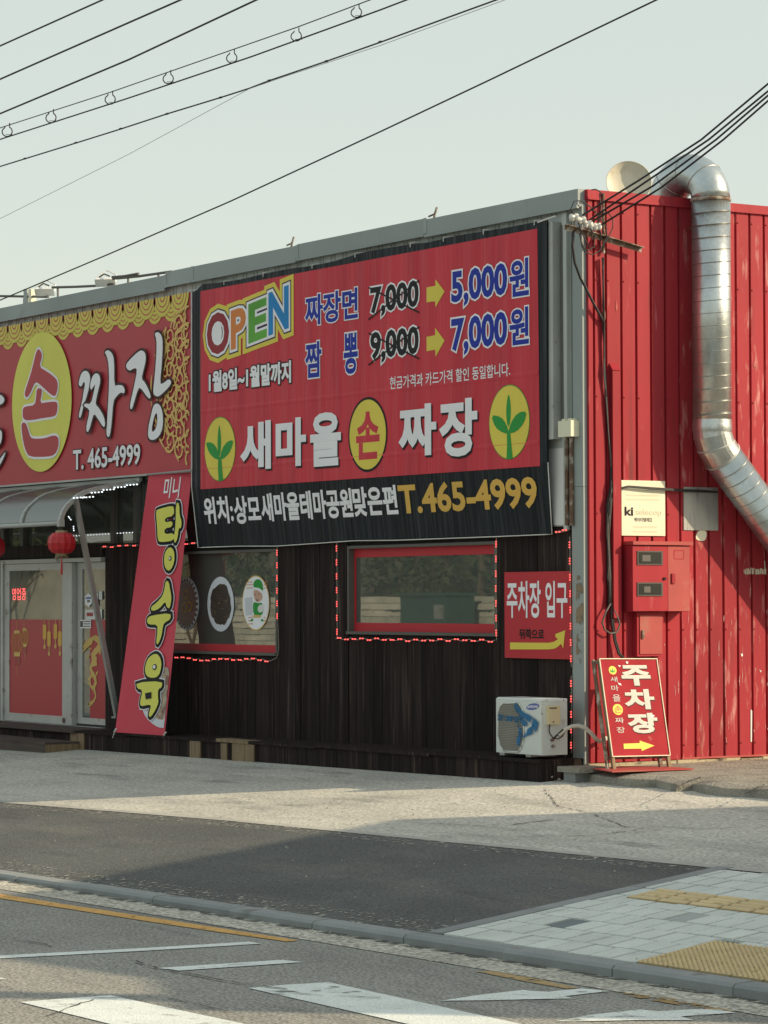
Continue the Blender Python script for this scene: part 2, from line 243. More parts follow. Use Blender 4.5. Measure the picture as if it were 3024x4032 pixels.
# ------------------------------------------------------------------ mesh helpers
def tag(o, label, cat, group=None, kind=None):
    o['label'] = label
    if cat: o['category'] = cat
    if group: o['group'] = group
    if kind: o['kind'] = kind
    return o
def thing(name, label, cat, loc, group=None):
    o = bpy.data.objects.new(name, None); o.empty_display_size = .1; COL.objects.link(o); o.location = loc
    return tag(o, label, cat, group)
def rootloc(p):
    v = V3((0, 0, 0))
    while p is not None: v += p.location; p = p.parent
    return v
class MB:
    def __init__(s): s.v = []; s.f = []; s.m = []
    def add(s, vs, fs, mi=0):
        b = len(s.v); s.v += [V3(a) for a in vs]
        for f in fs: s.f.append(tuple(b + i for i in f)); s.m.append(mi)
        return s
    def box(s, a, b, mi=0):
        x0, y0, z0 = [min(a[i], b[i]) for i in range(3)]; x1, y1, z1 = [max(a[i], b[i]) for i in range(3)]
        return s.add([(x0, y0, z0), (x1, y0, z0), (x1, y1, z0), (x0, y1, z0), (x0, y0, z1), (x1, y0, z1), (x1, y1, z1), (x0, y1, z1)],
                     [(0, 3, 2, 1), (4, 5, 6, 7), (0, 1, 5, 4), (1, 2, 6, 5), (2, 3, 7, 6), (3, 0, 4, 7)], mi)
    def bar(s, a, b, w, h, up=(0, 0, 1), mi=0):
        a = V3(a); b = V3(b); d = (b - a).normalized(); r = d.cross(V3(up)); r = r.normalized() if r.length > 1e-5 else V3((1, 0, 0)); u = r.cross(d)
        c = [(-w / 2, -h / 2), (w / 2, -h / 2), (w / 2, h / 2), (-w / 2, h / 2)]
        return s.add([a + r * p + u * q for p, q in c] + [b + r * p + u * q for p, q in c],
                     [(3, 2, 1, 0), (4, 5, 6, 7), (0, 1, 5, 4), (1, 2, 6, 5), (2, 3, 7, 6), (3, 0, 4, 7)], mi)
    def tube(s, pts, r, n=8, cap=True, mi=0, rs=None):
        pts = [V3(p) for p in pts]; b = len(s.v); prev = None
        for i, p in enumerate(pts):
            d = (pts[min(i + 1, len(pts) - 1)] - pts[max(i - 1, 0)]).normalized()
            if prev is None: q = d.orthogonal().normalized()
            else:
                q = prev - d * prev.dot(d); q = q.normalized() if q.length > 1e-6 else d.orthogonal().normalized()
            prev = q; w = d.cross(q); rr = rs[i] if rs else r
            for k in range(n):
                a = 2 * math.pi * k / n; s.v.append(p + (q * math.cos(a) + w * math.sin(a)) * rr)
        for i in range(len(pts) - 1):
            for k in range(n):
                k2 = (k + 1) % n; s.f.append((b + i * n + k, b + i * n + k2, b + (i + 1) * n + k2, b + (i + 1) * n + k)); s.m.append(mi)
        if cap:
            s.f.append(tuple(b + k for k in reversed(range(n)))); s.m.append(mi)
            s.f.append(tuple(b + (len(pts) - 1) * n + k for k in range(n))); s.m.append(mi)
        return s
    def lathe(s, c, ax, prof, n=20, mi=0, sy=1.0):
        c = V3(c); ax = V3(ax).normalized(); q = ax.orthogonal().normalized(); w = ax.cross(q); b = len(s.v)
        for (r, h) in prof:
            for k in range(n):
                a = 2 * math.pi * k / n; s.v.append(c + ax * h + (q * math.cos(a) + w * math.sin(a)) * r)
        for i in range(len(prof) - 1):
            for k in range(n):
                k2 = (k + 1) % n; s.f.append((b + i * n + k, b + i * n + k2, b + (i + 1) * n + k2, b + (i + 1) * n + k)); s.m.append(mi)
        return s
    def prism(s, pts, dv, mi=0):
        n = len(pts); dv = V3(dv); tris = geometry.tessellate_polygon([[V3(p) for p in pts]])
        s.add(list(pts) + [V3(p) + dv for p in pts], [tuple(t) for t in tris] + [tuple(n + i for i in reversed(t)) for t in tris] + [(i, (i + 1) % n, n + (i + 1) % n, n + i) for i in range(n)], mi)
        return s
    def flat(s, loops, mi=0):
        allp = [V3(p) for l in loops for p in l]
        return s.add(allp, [tuple(t) for t in geometry.tessellate_polygon([[V3(p) for p in l] for l in loops])], mi)
    def build(s, name, mats, parent=None, smooth=False, origin=None, label=None, cat=None, group=None, kind=None):
        if not isinstance(mats, (list, tuple)): mats = [mats]
        if parent is None:
            if origin is None:
                lo = [min(v[i] for v in s.v) for i in range(3)]; hi = [max(v[i] for v in s.v) for i in range(3)]
                origin = V3(((lo[0] + hi[0]) / 2, (lo[1] + hi[1]) / 2, lo[2]))
            off = V3(origin)
        else: off = rootloc(parent)
        me = bpy.data.meshes.new(name); me.from_pydata([tuple(v - off) for v in s.v], [], s.f)
        for x in mats: me.materials.append(x)
        if len(mats) > 1: me.polygons.foreach_set('material_index', s.m)
        if smooth: me.polygons.foreach_set('use_smooth', [True] * len(me.polygons))
        me.update(); o = bpy.data.objects.new(name, me); COL.objects.link(o)
        if parent is None: o.location = off
        else: o.parent = parent
        if label or cat or kind: 
            if label: o['label'] = label
            if cat: o['category'] = cat
            if group: o['group'] = group
            if kind: o['kind'] = kind
        return o
UNIT = {}
def piece(name, mt, parent, a, b, label=None):
    """one box piece as an object of its own; alike pieces share a unit mesh"""
    if mt.name not in UNIT:
        me = bpy.data.meshes.new('unit_' + mt.name); mb = MB().box((-.5, -.5, -.5), (.5, .5, .5))
        me.from_pydata([tuple(v) for v in mb.v], [], mb.f); me.materials.append(mt); UNIT[mt.name] = me
    o = bpy.data.objects.new(name, UNIT[mt.name]); COL.objects.link(o); o.parent = parent
    a = V3(a); b = V3(b); o.location = (a + b) / 2 - rootloc(parent); o.scale = [abs(b[i] - a[i]) for i in range(3)]
    if label: o['label'] = label
    return o
def bx(name, mt, parent, a, b, **k): return MB().box(a, b).build(name, mt, parent, **k)

# ---- flat print on a plane
def uvpts(pl, z, pts): return [pl.hit(z(*p)) for p in pts]
def poly(name, pl, loops, mt, parent, d=.002, label=None, kind=None):
    """loops in plane metres"""
    mb = MB().flat([[pl.at(u, v, d) for u, v in l] for l in loops]); return mb.build(name, mt, parent, label=label, kind=kind)
def offs(pts, d):
    n = len(pts); area = sum(pts[i][0] * pts[(i + 1) % n][1] - pts[(i + 1) % n][0] * pts[i][1] for i in range(n)); sg = 1 if area > 0 else -1; out = []
    for i in range(n):
        a, b, c = pts[i - 1], pts[i], pts[(i + 1) % n]
        e1 = Vector((b[0] - a[0], b[1] - a[1])); e2 = Vector((c[0] - b[0], c[1] - b[1]))
        if e1.length < 1e-7 or e2.length < 1e-7: out.append(b); continue
        n1 = Vector((e1.y, -e1.x)).normalized() * sg; n2 = Vector((e2.y, -e2.x)).normalized() * sg; nn = n1 + n2
        if nn.length < .2: nn = n1.copy(); k = 1
        else: nn.normalize(); k = min(1 / max(nn.dot(n1), .4), 1.6)
        out.append((b[0] + nn.x * d * k, b[1] + nn.y * d * k))
    return out
def smoothpts(pts, it=1):
    for _ in range(it):
        o = []
        for i in range(len(pts)):
            a, b = pts[i], pts[(i + 1) % len(pts)]; o += [(a[0] * .75 + b[0] * .25, a[1] * .75 + b[1] * .25), (a[0] * .25 + b[0] * .75, a[1] * .25 + b[1] * .75)]
        pts = o
    return pts
def ell(pl, z, x0, y0, x1, y1, n=48):
    """ellipse from photo bounds: left x at mid height, etc."""
    ym = (y0 + y1) / 2; xm = (x0 + x1) / 2
    u0 = pl.hit(z(x0, ym))[0]; u1 = pl.hit(z(x1, ym))[0]; uc = (u0 + u1) / 2; v1 = pl.hit(z(xm, y0))[1]; v0 = pl.hit(z(xm, y1))[1]
    return [(uc + (u1 - u0) / 2 * math.cos(2 * math.pi * k / n), (v0 + v1) / 2 + (v1 - v0) / 2 * math.sin(2 * math.pi * k / n)) for k in range(n)]
def ribuv(pts, w, closed=False):
    """centre line (plane metres) to a strip outline list of quads"""
    L_, R_ = [], []; n = len(pts)
    for i in range(n):
        a = pts[max(i - 1, 0)]; b = pts[min(i + 1, n - 1)]; d = Vector((b[0] - a[0], b[1] - a[1]))
        d = d.normalized() if d.length > 1e-9 else Vector((1, 0)); nn = Vector((-d.y, d.x)); ww = w[i] if isinstance(w, (list, tuple)) else w
        L_.append((pts[i][0] + nn.x * ww / 2, pts[i][1] + nn.y * ww / 2)); R_.append((pts[i][0] - nn.x * ww / 2, pts[i][1] - nn.y * ww / 2))
    return L_, R_
def ribbon(mb, pl, pts, w, d):
    L_, R_ = ribuv(pts, w); n = len(pts)
    mb.add([pl.at(u, v, d) for u, v in L_] + [pl.at(u, v, d) for u, v in R_], [(n + i, n + i + 1, i + 1, i) for i in range(n - 1)])
def textmesh(s, off):
    c = bpy.data.curves.new('t', 'FONT'); c.body = s; c.bevel_depth = off; c.bevel_resolution = 1 if off > .05 else 0; c.resolution_u = 3; c.fill_mode = 'FRONT'
    o = bpy.data.objects.new('t', c); COL.objects.link(o)
    me = bpy.data.meshes.new_from_object(o.evaluated_get(bpy.context.evaluated_depsgraph_get()))
    vv = [v.co.copy() for v in me.vertices]
    r = (vv, [tuple(p.vertices) for p in me.polygons if min(vv[i].z for i in p.vertices) > -1e-5])
    bpy.data.objects.remove(o); bpy.data.curves.remove(c); bpy.data.meshes.remove(me); return r
def text(pl, s, z, bl, tr, layers, parent, name='lettering', shear=0.0, uv=False, rot=0.0):
    """layers: (material, weight, height off the sheet[, du, dv]); the first is the face of the letter, fitted into the box"""
    u0, v0 = bl if uv else pl.hit(z(*bl)); u1, v1 = tr if uv else pl.hit(z(*tr))
    vs, fs = textmesh(s, layers[0][1])
    x0 = min(v.x for v in vs); x1 = max(v.x for v in vs); y0 = min(v.y for v in vs); y1 = max(v.y for v in vs)
    kx = (u1 - u0) / (x1 - x0); ky = (v1 - v0) / (y1 - y0); uc = (u0 + u1) / 2; vc = (v0 + v1) / 2; c, s_ = math.cos(rot), math.sin(rot)
    for i, l in enumerate(layers):
        if i: vs, fs = textmesh(s, l[1])
        du, dv = (l[3], l[4]) if len(l) > 3 else (0, 0); mb = MB(); pts = []
        for v in vs:
            u = u0 + (v.x - x0) * kx - uc; w = v0 + (v.y - y0) * ky - vc; w += shear * u
            pts.append(pl.at(uc + u * c - w * s_ + du, vc + u * s_ + w * c + dv, l[2] + (v.z / l[1] * .0007 if l[1] > 0 else 0)))
        mb.add(pts, fs); mb.build(name if i == 0 else name + '_outline', l[0], parent)
def outlined(name, pl, loops, parent, face, line, w, d, sm=0):
    """hand lettering traced as outlines, with a wider copy under it"""
    lp = [smoothpts(l, sm) if sm else l for l in loops]
    out = [offs(lp[0], w)] + [offs(l, -w * .6) for l in lp[1:]]
    poly(name + '_outline', pl, out, line, parent, d); poly(name, pl, lp, face, parent, d + .0022)

# ================================================================== GROUND
def struct(o, label=None): 
    o['kind'] = 'structure'
    if label: o['label'] = label
    return o
def sheet(name, pts, mt, dz=0.0, zf=hz, parent=None):
    """polygon in plan, cut at x=0 and draped over the slope"""
    mb = MB()
    def clip(ps, sgn):
        o = []
        for i in range(len(ps)):
            a, b = ps[i], ps[(i + 1) % len(ps)]
            ia = a[0] * sgn >= 0; ib = b[0] * sgn >= 0
            if ia: o.append(a)
            if ia != ib: t = a[0] / (a[0] - b[0]); o.append((0.0, a[1] + (b[1] - a[1]) * t))
        return o
    for sg in (1, -1):
        c = clip(pts, sg)
        if len(c) >= 3: mb.flat([[V3((x, y, zf(x, y) + dz)) for x, y in c]])
    return mb.build(name, mt, parent)
def yk(x): return -6.766 + .052 * x               # inner line of the kerb
def yl(x): return -3.84 + .075 * x                # edge of the concrete lot
struct(MB().flat([[(-400, -400, -1.2), (400, -400, -1.2), (400, 400, -1.2), (-400, 400, -1.2)]]).build('ground', X['ground']))
lot = struct(sheet('concrete_lot', [(-24, yl(-24)), (14, yl(14)), (14, -.0), (-24, -.0)], X['lot']), 'worn pale concrete forecourt in front of the building')
struct(MB().flat([[(0.0, 0, -.121), (14, 0, -.121), (14, 30, -.121), (0.0, 30, -.121)]]).build('side_yard', X['lot']))
struct(sheet('lot_edging', [(-24, yl(-24) - .06), (14, yl(14) - .06), (14, yl(14) + .05), (-24, yl(-24) + .05)], X['edging'], .004))
struct(sheet('asphalt_apron', [(-24, yk(-24)), (7.05, yk(7.05)), (6.18, yl(6.18) - .06), (-24, yl(-24) - .06)], X['asphalt'], .0), 'dark new asphalt apron between forecourt and kerb')
struct(MB().flat([[(-60, -17.5, ROADZ), (60, -17.5, ROADZ), (60, -3.8, ROADZ - .002), (-60, -9.5, ROADZ - .002)]]).build('road', X['road']), 'worn grey asphalt road')
def kp(x, t):                                       # point across the kerb, t metres towards the road
    return (x + t * .052, yk(x) - t)
gu = MB(); gu.add([(*kp(-24, .14), ROADZ + .002), (*kp(16, .14), ROADZ + .002), (*kp(16, .52), ROADZ + .002), (*kp(-24, .50), ROADZ + .002)], [(0, 3, 2, 1)])
struct(gu.build('gutter_strip', X['gutter']))
# kerb stones, one by one
kerb = thing('kerb', 'low grey granite kerb along the road', None, (0, yk(0), hz(0, -6.8))); kerb['kind'] = 'structure'; 
def kstone(x0, x1, z0, z1):
    mb = MB(); jit = random.uniform(-.006, .006); zs = random.uniform(-.003, .003)
    a0, a1 = kp(x0 + .007, -.0), kp(x1 - .007, -.0); b0, b1 = kp(x0 + .004, .135 + jit), kp(x1 - .004, .135 + jit); c0, c1 = kp(x0 + .004, .155 + jit), kp(x1 - .004, .155 + jit)
    za = z0 + .006 + zs; zb = z1 + .006 + zs
    mb.add([(*a0, za), (*a1, zb), (*b1, zb - .004), (*b0, za - .004), (*c1, zb - .022), (*c0, za - .022), (*c1, ROADZ - .03), (*c0, ROADZ - .03), (*a0, ROADZ), (*a1, ROADZ)],
           [(0, 3, 2, 1), (3, 5, 4, 2), (5, 7, 6, 4), (0, 8, 7, 5, 3), (1, 2, 4, 6, 9)])
    return mb
x = -10.0
while x < 14:
    w = 1.0
    kstone(x, x + w, hz(x, yk(x)), hz(x + w, yk(x + w))).build('kerb_stone', X['kerb'], kerb); x += w
# side kerb between apron and pavement
k0 = V3((7.02, yk(7.02), 0)); k1 = V3((6.14, yl(6.14), 0)); kd = (k1 - k0).normalized(); kn = V3((-kd.y, kd.x, 0)) * -1
kk = thing('kerb', 'flush grey kerb between dark apron and pale pavement', None, (6.6, -5, -.42)); kk['kind'] = 'structure'
tot = (k1 - k0).length; nst = 3
for i in range(nst):
    a = k0 + kd * (tot * i / nst + .004); b = k0 + kd * (tot * (i + 1) / nst - .004); c = b + kn * .13; d = a + kn * .13
    pts = [V3((p.x, p.y, hz(p.x, p.y) + .008)) for p in (a, b, c, d)]
    MB().prism(pts, (0, 0, -.12)).build('kerb_stone', X['kerb'], kk)
# pavement: bed, pavers one by one, tactile pavers
struct(sheet('pavement_bed', [(7.05, yk(7.05)), (14, yk(14)), (14, yl(14) - .06), (6.18, yl(6.18) - .06)], X['joint'], -.012))
pav = thing('pavement', 'pale concrete paver pavement with yellow tactile strips', None, (8, -5, -.42)); pav['kind'] = 'structure'
ku = V3((1, .052, 0)).normalized(); kv = V3((math.cos(math.radians(106.9)), math.sin(math.radians(106.9)), 0))
po = k0 + kn * .138
def pv(u, v): q = po + ku * u + kv * v; return V3((q.x, q.y, hz(q.x, q.y) + .004))
def uv_of(p):                                        # photo point to pavement coordinates
    q = GH(p) - po; den = ku.x * kv.y - ku.y * kv.x
    return ((q.x * kv.y - q.y * kv.x) / den, (ku.x * q.y - ku.y * q.x) / den)
dk = uv_of(Q(765, 317)); lt = uv_of(Q(1292, 297)); bar0 = uv_of(Q(1045, 203)); dot0 = uv_of(Q(1075, 485))
TM = {}
def tilemesh(key, mt, w, h, extra=None):
    if key in TM: return TM[key]
    mb = MB(); g = .0055
    def q(u, v, z): p = ku * u + kv * v; return V3((p.x, p.y, z + .062 * p.y))
    def block(u0, v0, u1, v1, z0, z1, bv=.0):
        mb.add([q(u0, v0, z0), q(u1, v0, z0), q(u1, v1, z0), q(u0, v1, z0), q(u0 + bv, v0 + bv, z1), q(u1 - bv, v0 + bv, z1), q(u1 - bv, v1 - bv, z1), q(u0 + bv, v1 - bv, z1)],
               [(4, 5, 6, 7), (0, 1, 5, 4), (1, 2, 6, 5), (2, 3, 7, 6), (3, 0, 4, 7)])
    block(g, g, w - g, h - g, -.03, 0, .003); nb0 = len(mb.f)
    if extra == 'bars':
        for k in range(4): block(.02, h * (k + .22) / 4, w - .02, h * (k + .78) / 4, 0, .009, .008)
    if extra == 'dots':
        n = 6
        for a in range(n):
            for b in range(n):
                cu = w * (a + .5) / n; cv = h * (b + .5) / n; r = w / n * .33
                r0 = len(mb.v)
                for (rr, zz) in ((r, .0), (r * .65, .009)):
                    for k in range(6): mb.v.append(q(cu + rr * math.cos(k * math.pi / 3), cv + rr * math.sin(k * math.pi / 3), zz))
                for k in range(6):
                    k2 = (k + 1) % 6; mb.f.append((r0 + k, r0 + k2, r0 + 6 + k2, r0 + 6 + k)); mb.m.append(0)
                mb.f.append(tuple(r0 + 6 + k for k in range(6))); mb.m.append(0)
    me = bpy.data.meshes.new(key); me.from_pydata([tuple(v) for v in mb.v], [], mb.f); me.materials.append(mt)
    if extra: me.materials.append(X['tactbase']); me.polygons.foreach_set('material_index', [1] * nb0 + [0] * (len(mb.f) - nb0))
    TM[key] = me; return me
def place_tile(name, me, u, v, dz=0.0):
    o = bpy.data.objects.new(name, me); COL.objects.link(o); o.parent = pav; o.location = pv(u, v) + V3((0, 0, dz)) - rootloc(pav); return o
TW, TH = .2, .3
vmax = 3.05; bv0 = round(bar0[1] / TH) * TH; BH = .40; BW = .30
bv0 = bar0[1]; dv1 = uv_of(Q(1420, 390))[1]; du0 = dot0[0]
rows = []; v = 0.0
while v < vmax - .05:
    rows.append(v); v += TH
ntile = 0
def q4(u0, v0, u1, v1, mt, name='paver'):
    global ntile
    if u1 - u0 < .03 or v1 - v0 < .03: return
    k = 'p%s_%.2f_%.2f' % (mt.name, u1 - u0, v1 - v0); place_tile(name, tilemesh(k, mt, u1 - u0, v1 - v0), u0, v0, random.uniform(-.003, .003)); ntile += 1
urow = 4.1
for r, v in enumerate(rows):
    u = -(r % 2) * TW / 2
    while u < urow:
        a, b = max(u, 0), u + TW; c, d = v, min(v + TH, vmax); u += TW
        if b - a < .03: continue
        if a >= bar0[0] - .02 and d > bv0 and c < bv0 + BH:
            if c < bv0: q4(a, c, b, bv0, X['tile'])
            if d > bv0 + BH: q4(a, bv0 + BH, b, d, X['tile'])
            continue
        if b > du0 and c < dv1:
            if a < du0: q4(a, c, du0, d if d <= dv1 else d, X['tile'])
            if d > dv1 and a >= du0: q4(a, dv1, b, d, X['tile'])
            continue
        mt = X['tile']
        if a <= dk[0] < b and c <= dk[1] < d: mt = X['tiledk']
        if a <= lt[0] < b and c <= lt[1] < d: mt = X['tilemd']
        q4(a, c, b, d, mt)
u = bar0[0]
while u < urow + .5: place_tile('tactile_paver', tilemesh('bars', X['tact'], BW, BH, 'bars'), u, bv0, .003); u += BW
u = du0; dh = dv1 / 3
while u < urow + .5:
    for k in range(3): place_tile('tactile_paver', tilemesh('dots', X['tact'], dh, dh, 'dots'), u, k * dh, .003)
    u += dh
# road paint
def paint(name, z, pts, mt, label, zz=.003):
    mb = MB(); mb.flat([[G(z(*p), ROADZ) + V3((0, 0, zz)) for p in pts]]); return struct(mb.build(name, mt), label)
paint('lane_line', P, [(-300, 242), (0, 244), (300, 292), (700, 353), (1000, 400), (1300, 447), (1250, 452), (950, 410), (650, 365), (300, 310), (0, 264), (-300, 268)], X['pyel'], 'orange yellow edge line beside the kerb')
paint('lane_line', Q, [(405, 518), (470, 516), (640, 545), (850, 590), (800, 594), (600, 558)], X['pyelm'], 'short worn stretch of orange yellow edge line near the pavement', .003)
paint('lane_line', Q, [(990, 602), (1250, 635), (1520, 690), (1450, 690), (1200, 650), (1000, 612)], X['pyelf'], 'faded remains of yellow edge line beside pavement kerb', .003)
paint('stop_line', P, [(-400, 545), (0, 513), (600, 482), (1085, 453), (1139, 462), (600, 494), (0, 526), (-400, 558)], X['pwhite'], 'long thin white line across the road', .003)
paint('stop_line', P, [(682, 568), (1225, 532), (1318, 542), (780, 579)], X['pwhite'], 'short thin white line across the road', .003)
paint('stop_line', P, [(-60, 606), (0, 609), (28, 616), (-60, 622)], X['pwhite'], 'white line end at the picture edge', .003)
paint('crosswalk_bar', P, [(88, 716), (300, 699), (482, 687), (1340, 870), (760, 880)], X['pwhite'], 'white crosswalk bar, partly sunlit', .003)
paint('crosswalk_bar', P, [(1083, 655), (1250, 640), (1432, 630), (2700, 905), (2300, 930)], X['pwhitew'], 'cracked white crosswalk bar in the shade', .003)
paint('road_arrow', Q, [(255, 645), (420, 620), (610, 598), (650, 603), (720, 606), (860, 592), (985, 603), (900, 612), (790, 625), (825, 635), (700, 637), (450, 643)], X['pwhitew'], 'upper worn white triangle marking beside the kerb', .003)
paint('road_arrow', Q, [(750, 733), (900, 705), (1110, 682), (1190, 690), (1330, 682), (1450, 681), (1520, 696), (1400, 704), (1285, 712), (1340, 728), (1100, 728), (900, 732)], X['pwhitew'], 'lower worn white triangle marking beside the kerb', .003)
dust = mat('dust_drift', (0.36, 0.345, 0.30), .95, var=.2, vs=4, fine=.3, fs=50, alpha=0, ath=.60, asc=22)
for nm, f0, f1 in (('dust', lambda x: yl(x) - .30, lambda x: yl(x) - .055), ('dust', lambda x: yk(x) + .0, lambda x: yk(x) + .35)):
    o = sheet(nm, [(-14, f0(-14)), (6.2 if f0(0) > -5 else 7.0, f0(6.2)), (6.2 if f0(0) > -5 else 6.9, f1(6.2)), (-14, f1(-14))], dust, .003); o['kind'] = 'stuff'; o['label'] = 'pale dust drifted along the edge of the dark asphalt'
def gutter_dirt(): 
    mb = MB(); mb.add([(*kp(-24, .155), ROADZ + .004), (*kp(16, .155), ROADZ + .004), (*kp(16, .23), ROADZ + .004), (*kp(-24, .23), ROADZ + .004)], [(0, 3, 2, 1)])
    mb.build('gutter_dirt', mat('gutter_grime', (0.10, 0.095, 0.08), .95, var=.2, alpha=0, ath=.5, asc=7), None, kind='stuff', label='dark grime along the foot of the kerb')
gutter_dirt()
# cracks and patches
def crack(zf, pts, z, w, dz=.006, seed=1, mt=None):
    rnd = random.Random(seed); mb = MB(); P3 = []
    g = [zf(z(*p)) for p in pts]
    for a, b in zip(g, g[1:]):
        n = max(2, int((b - a).length / .06))
        for i in range(n): P3.append(a.lerp(b, i / n) + V3((rnd.uniform(-1, 1), rnd.uniform(-1, 1), 0)) * .012)
    P3.append(g[-1]); pl = Pl((0, 0, P3[0].z), (1, 0, 0), (0, 1, 0)); vs = []
    for i, p in enumerate(P3):
        d = (P3[min(i + 1, len(P3) - 1)] - P3[max(i - 1, 0)]).normalized(); n = V3((-d.y, d.x, 0)); ww = w * rnd.uniform(.3, 1)
        vs += [p + n * ww / 2 + V3((0, 0, dz)), p - n * ww / 2 + V3((0, 0, dz))]
    mb.add(vs, [(2 * i, 2 * i + 1, 2 * i + 3, 2 * i + 2) for i in range(len(P3) - 1)])
    return mb.build('crack', mt or X['crack'], None, kind='structure')
GR = lambda p: G(p, ROADZ)
crack(GR, [(590, 540), (690, 572), (800, 590), (950, 620), (1090, 645), (1250, 662)], P, .025, .009, 1)
crack(GR, [(0, 440), (150, 455), (240, 478)], P, .02, .006, 2)
crack(GR, [(1150, 668), (1400, 690), (1659, 700)], P, .016, .009, 3)
crack(GH, [(1000, 415), (1200, 385), (1350, 398), (1659, 385)], O_, .02, .006, 4)
crack(GH, [(380, 385), (560, 380), (760, 355)], O_, .03, .006, 5)
crack(GH, [(600, 430), (900, 425), (1100, 405)], O_, .015, .006, 6)
crack(GR, [(200, 780), (420, 700), (700, 690), (1000, 760)], P, .016, .006, 21)
crack(GH, [(100, 40), (500, 75), (900, 60), (1300, 95)], zm(0, 2990, .9), .014, .005, 22)
crack(GH, [(700, 230), (760, 300), (900, 330), (1050, 390)], O_, .016, .005, 23)
# raised concrete pad against the red wall, with its broken front edge
fe = [GH(M_(*p)) for p in [(105, 1140), (240, 1165), (400, 1188), (600, 1212), (760, 1212), (930, 1245), (1050, 1235), (1160, 1262), (1300, 1282), (1500, 1290), (1659, 1302)]]
fe.append(V3((fe[-1].x + 3.5, fe[-1].y - .1, fe[-1].z)))
pd = MB(); n = len(fe); rnd = random.Random(3); cols = []
for i, p in enumerate(fe):
    lipz = -.07 + rnd.uniform(-.012, .012); yy = p.y
    y0 = max(0.0 if p.x < .4 else 0.0, 0)
    prof = [(p.x, yy, p.z - .01), (p.x, yy + .015, lipz), (p.x + .0, yy + .14, lipz + .028), (p.x, yy + .4, -.03), (p.x, 2.0, -.012), (p.x, 6.0, -.012)]
    cols.append([V3(q) for q in prof])
cols.insert(0, [V3((0.01, q.y if i > 3 else q.y + .05, q.z)) for i, q in enumerate(cols[0])])
nv = len(cols[0]); vs = [v for c in cols for v in c]
pd.add(vs, [(i * nv + j, (i + 1) * nv + j, (i + 1) * nv + j + 1, i * nv + j + 1) for i in range(len(cols) - 1) for j in range(nv - 1)])
struct(pd.build('concrete_pad', X['concrete']), 'raised broken concrete pad along the red wall')
crack(lambda p: G(p, -.045), [(1150, 1130), (1050, 1160), (940, 1212), (1010, 1220), (1060, 1245)], M_, .03, .012, 8)
crack(lambda p: G(p, -.045), [(1659, 1185), (1580, 1215), (1500, 1265)], M_, .03, .012, 9)
# small grit and chips on the ground
gm = MB(); rg = random.Random(5)
for k in range(260):
    x_ = rg.uniform(-4, 11); y_ = rg.uniform(-6.4, -.7); s_ = rg.uniform(.004, .011); z_ = hz(x_, y_)
    p = V3((x_, y_, z_)); gm.add([p + V3((s_, 0, 0)), p + V3((-s_ * .6, s_, 0)), p + V3((-s_, -s_ * .7, 0)), p + V3((0, 0, s_ * 1.1))], [(0, 1, 3), (1, 2, 3), (2, 0, 3)])
for k in range(90):
    x_ = rg.uniform(6, 13); y_ = yk(x_) - rg.uniform(.17, .6); s_ = rg.uniform(.005, .012); p = V3((x_, y_, ROADZ + .002))
    gm.add([p + V3((s_, 0, 0)), p + V3((-s_ * .6, s_, 0)), p + V3((-s_, -s_ * .7, 0)), p + V3((0, 0, s_ * 1.1))], [(0, 1, 3), (1, 2, 3), (2, 0, 3)])
gm.build('gravel', X['stone'], None, kind='stuff', label='loose grit scattered over forecourt, apron and gutter')

# ================================================================== BUILDING
bld = thing('restaurant_building', 'long single storey restaurant with grey front, dark plank lower wall and red corrugated side wall', 'building', (-8, 0, -.12))
XL = -20.0
w2x0, w2z0 = FP().hit(H(192, 706)); w2x1, w2z1 = FP().hit(H(1116, 128))
w1x1, w1z0 = FP().hit(Gz(1170, 1262)); w1z1 = FP().hit(Gz(1168, 262))[1]; w1x0 = FP().hit((590, 2290))[0]
dx0 = FP().hit(Vz(30, 1000))[0]; dx1 = FP().hit(Vz(1282, 1000))[0]; dz1 = FP().hit((60, 2205))[1]; dz0 = .02
WT = 2.19                                            # top of the plank wall
TR0, TR1 = WT + .04, 3.06                            # band of upper windows
# backing wall with openings
holes = [(w1x0, w1x1, w1z0, w1z1), (w2x0, w2x1, w2z0, w2z1), (dx0, dx1, dz0, dz1), (-13.6, -.62, TR0, TR1)]
xs = sorted({XL, -.03} | {h[0] for h in holes} | {h[1] for h in holes}); zs = sorted({-.3, 5.2} | {h[2] for h in holes} | {h[3] for h in holes})
bk = MB()
for i in range(len(xs) - 1):
    for j in range(len(zs) - 1):
        cx_, cz_ = (xs[i] + xs[i + 1]) / 2, (zs[j] + zs[j + 1]) / 2
        if any(h[0] < cx_ < h[1] and h[2] < cz_ < h[3] for h in holes): continue
        bk.box((xs[i], .03, zs[j]), (xs[i + 1], .14, zs[j + 1]))
bk.build('backing_wall', X['backing'], bld)
ins = MB(); ins.box((XL, 4.0, -.1), (-.1, 4.1, 5.2)); ins.box((XL, .15, 3.3), (-.1, 4.0, 3.4)); ins.box((XL, .15, -.1), (-.1, 4.0, 0.0)); ins.box((XL - .1, .15, -.1), (XL, 4, 5)); ins.box((-.12, .15, 0), (-.05, 4, 5.2))
ins.build('interior_room', X['inside'], bld)
rf = MB(); rf.box((XL, .15, 5.2), (-.05, 14, 5.28)); rf.build('roof', X['tarred'], bld)
MB().box((XL, 13.9, -.1), (-.05, 14.0, 5.2)).build('rear_wall', X['plaster'], bld)
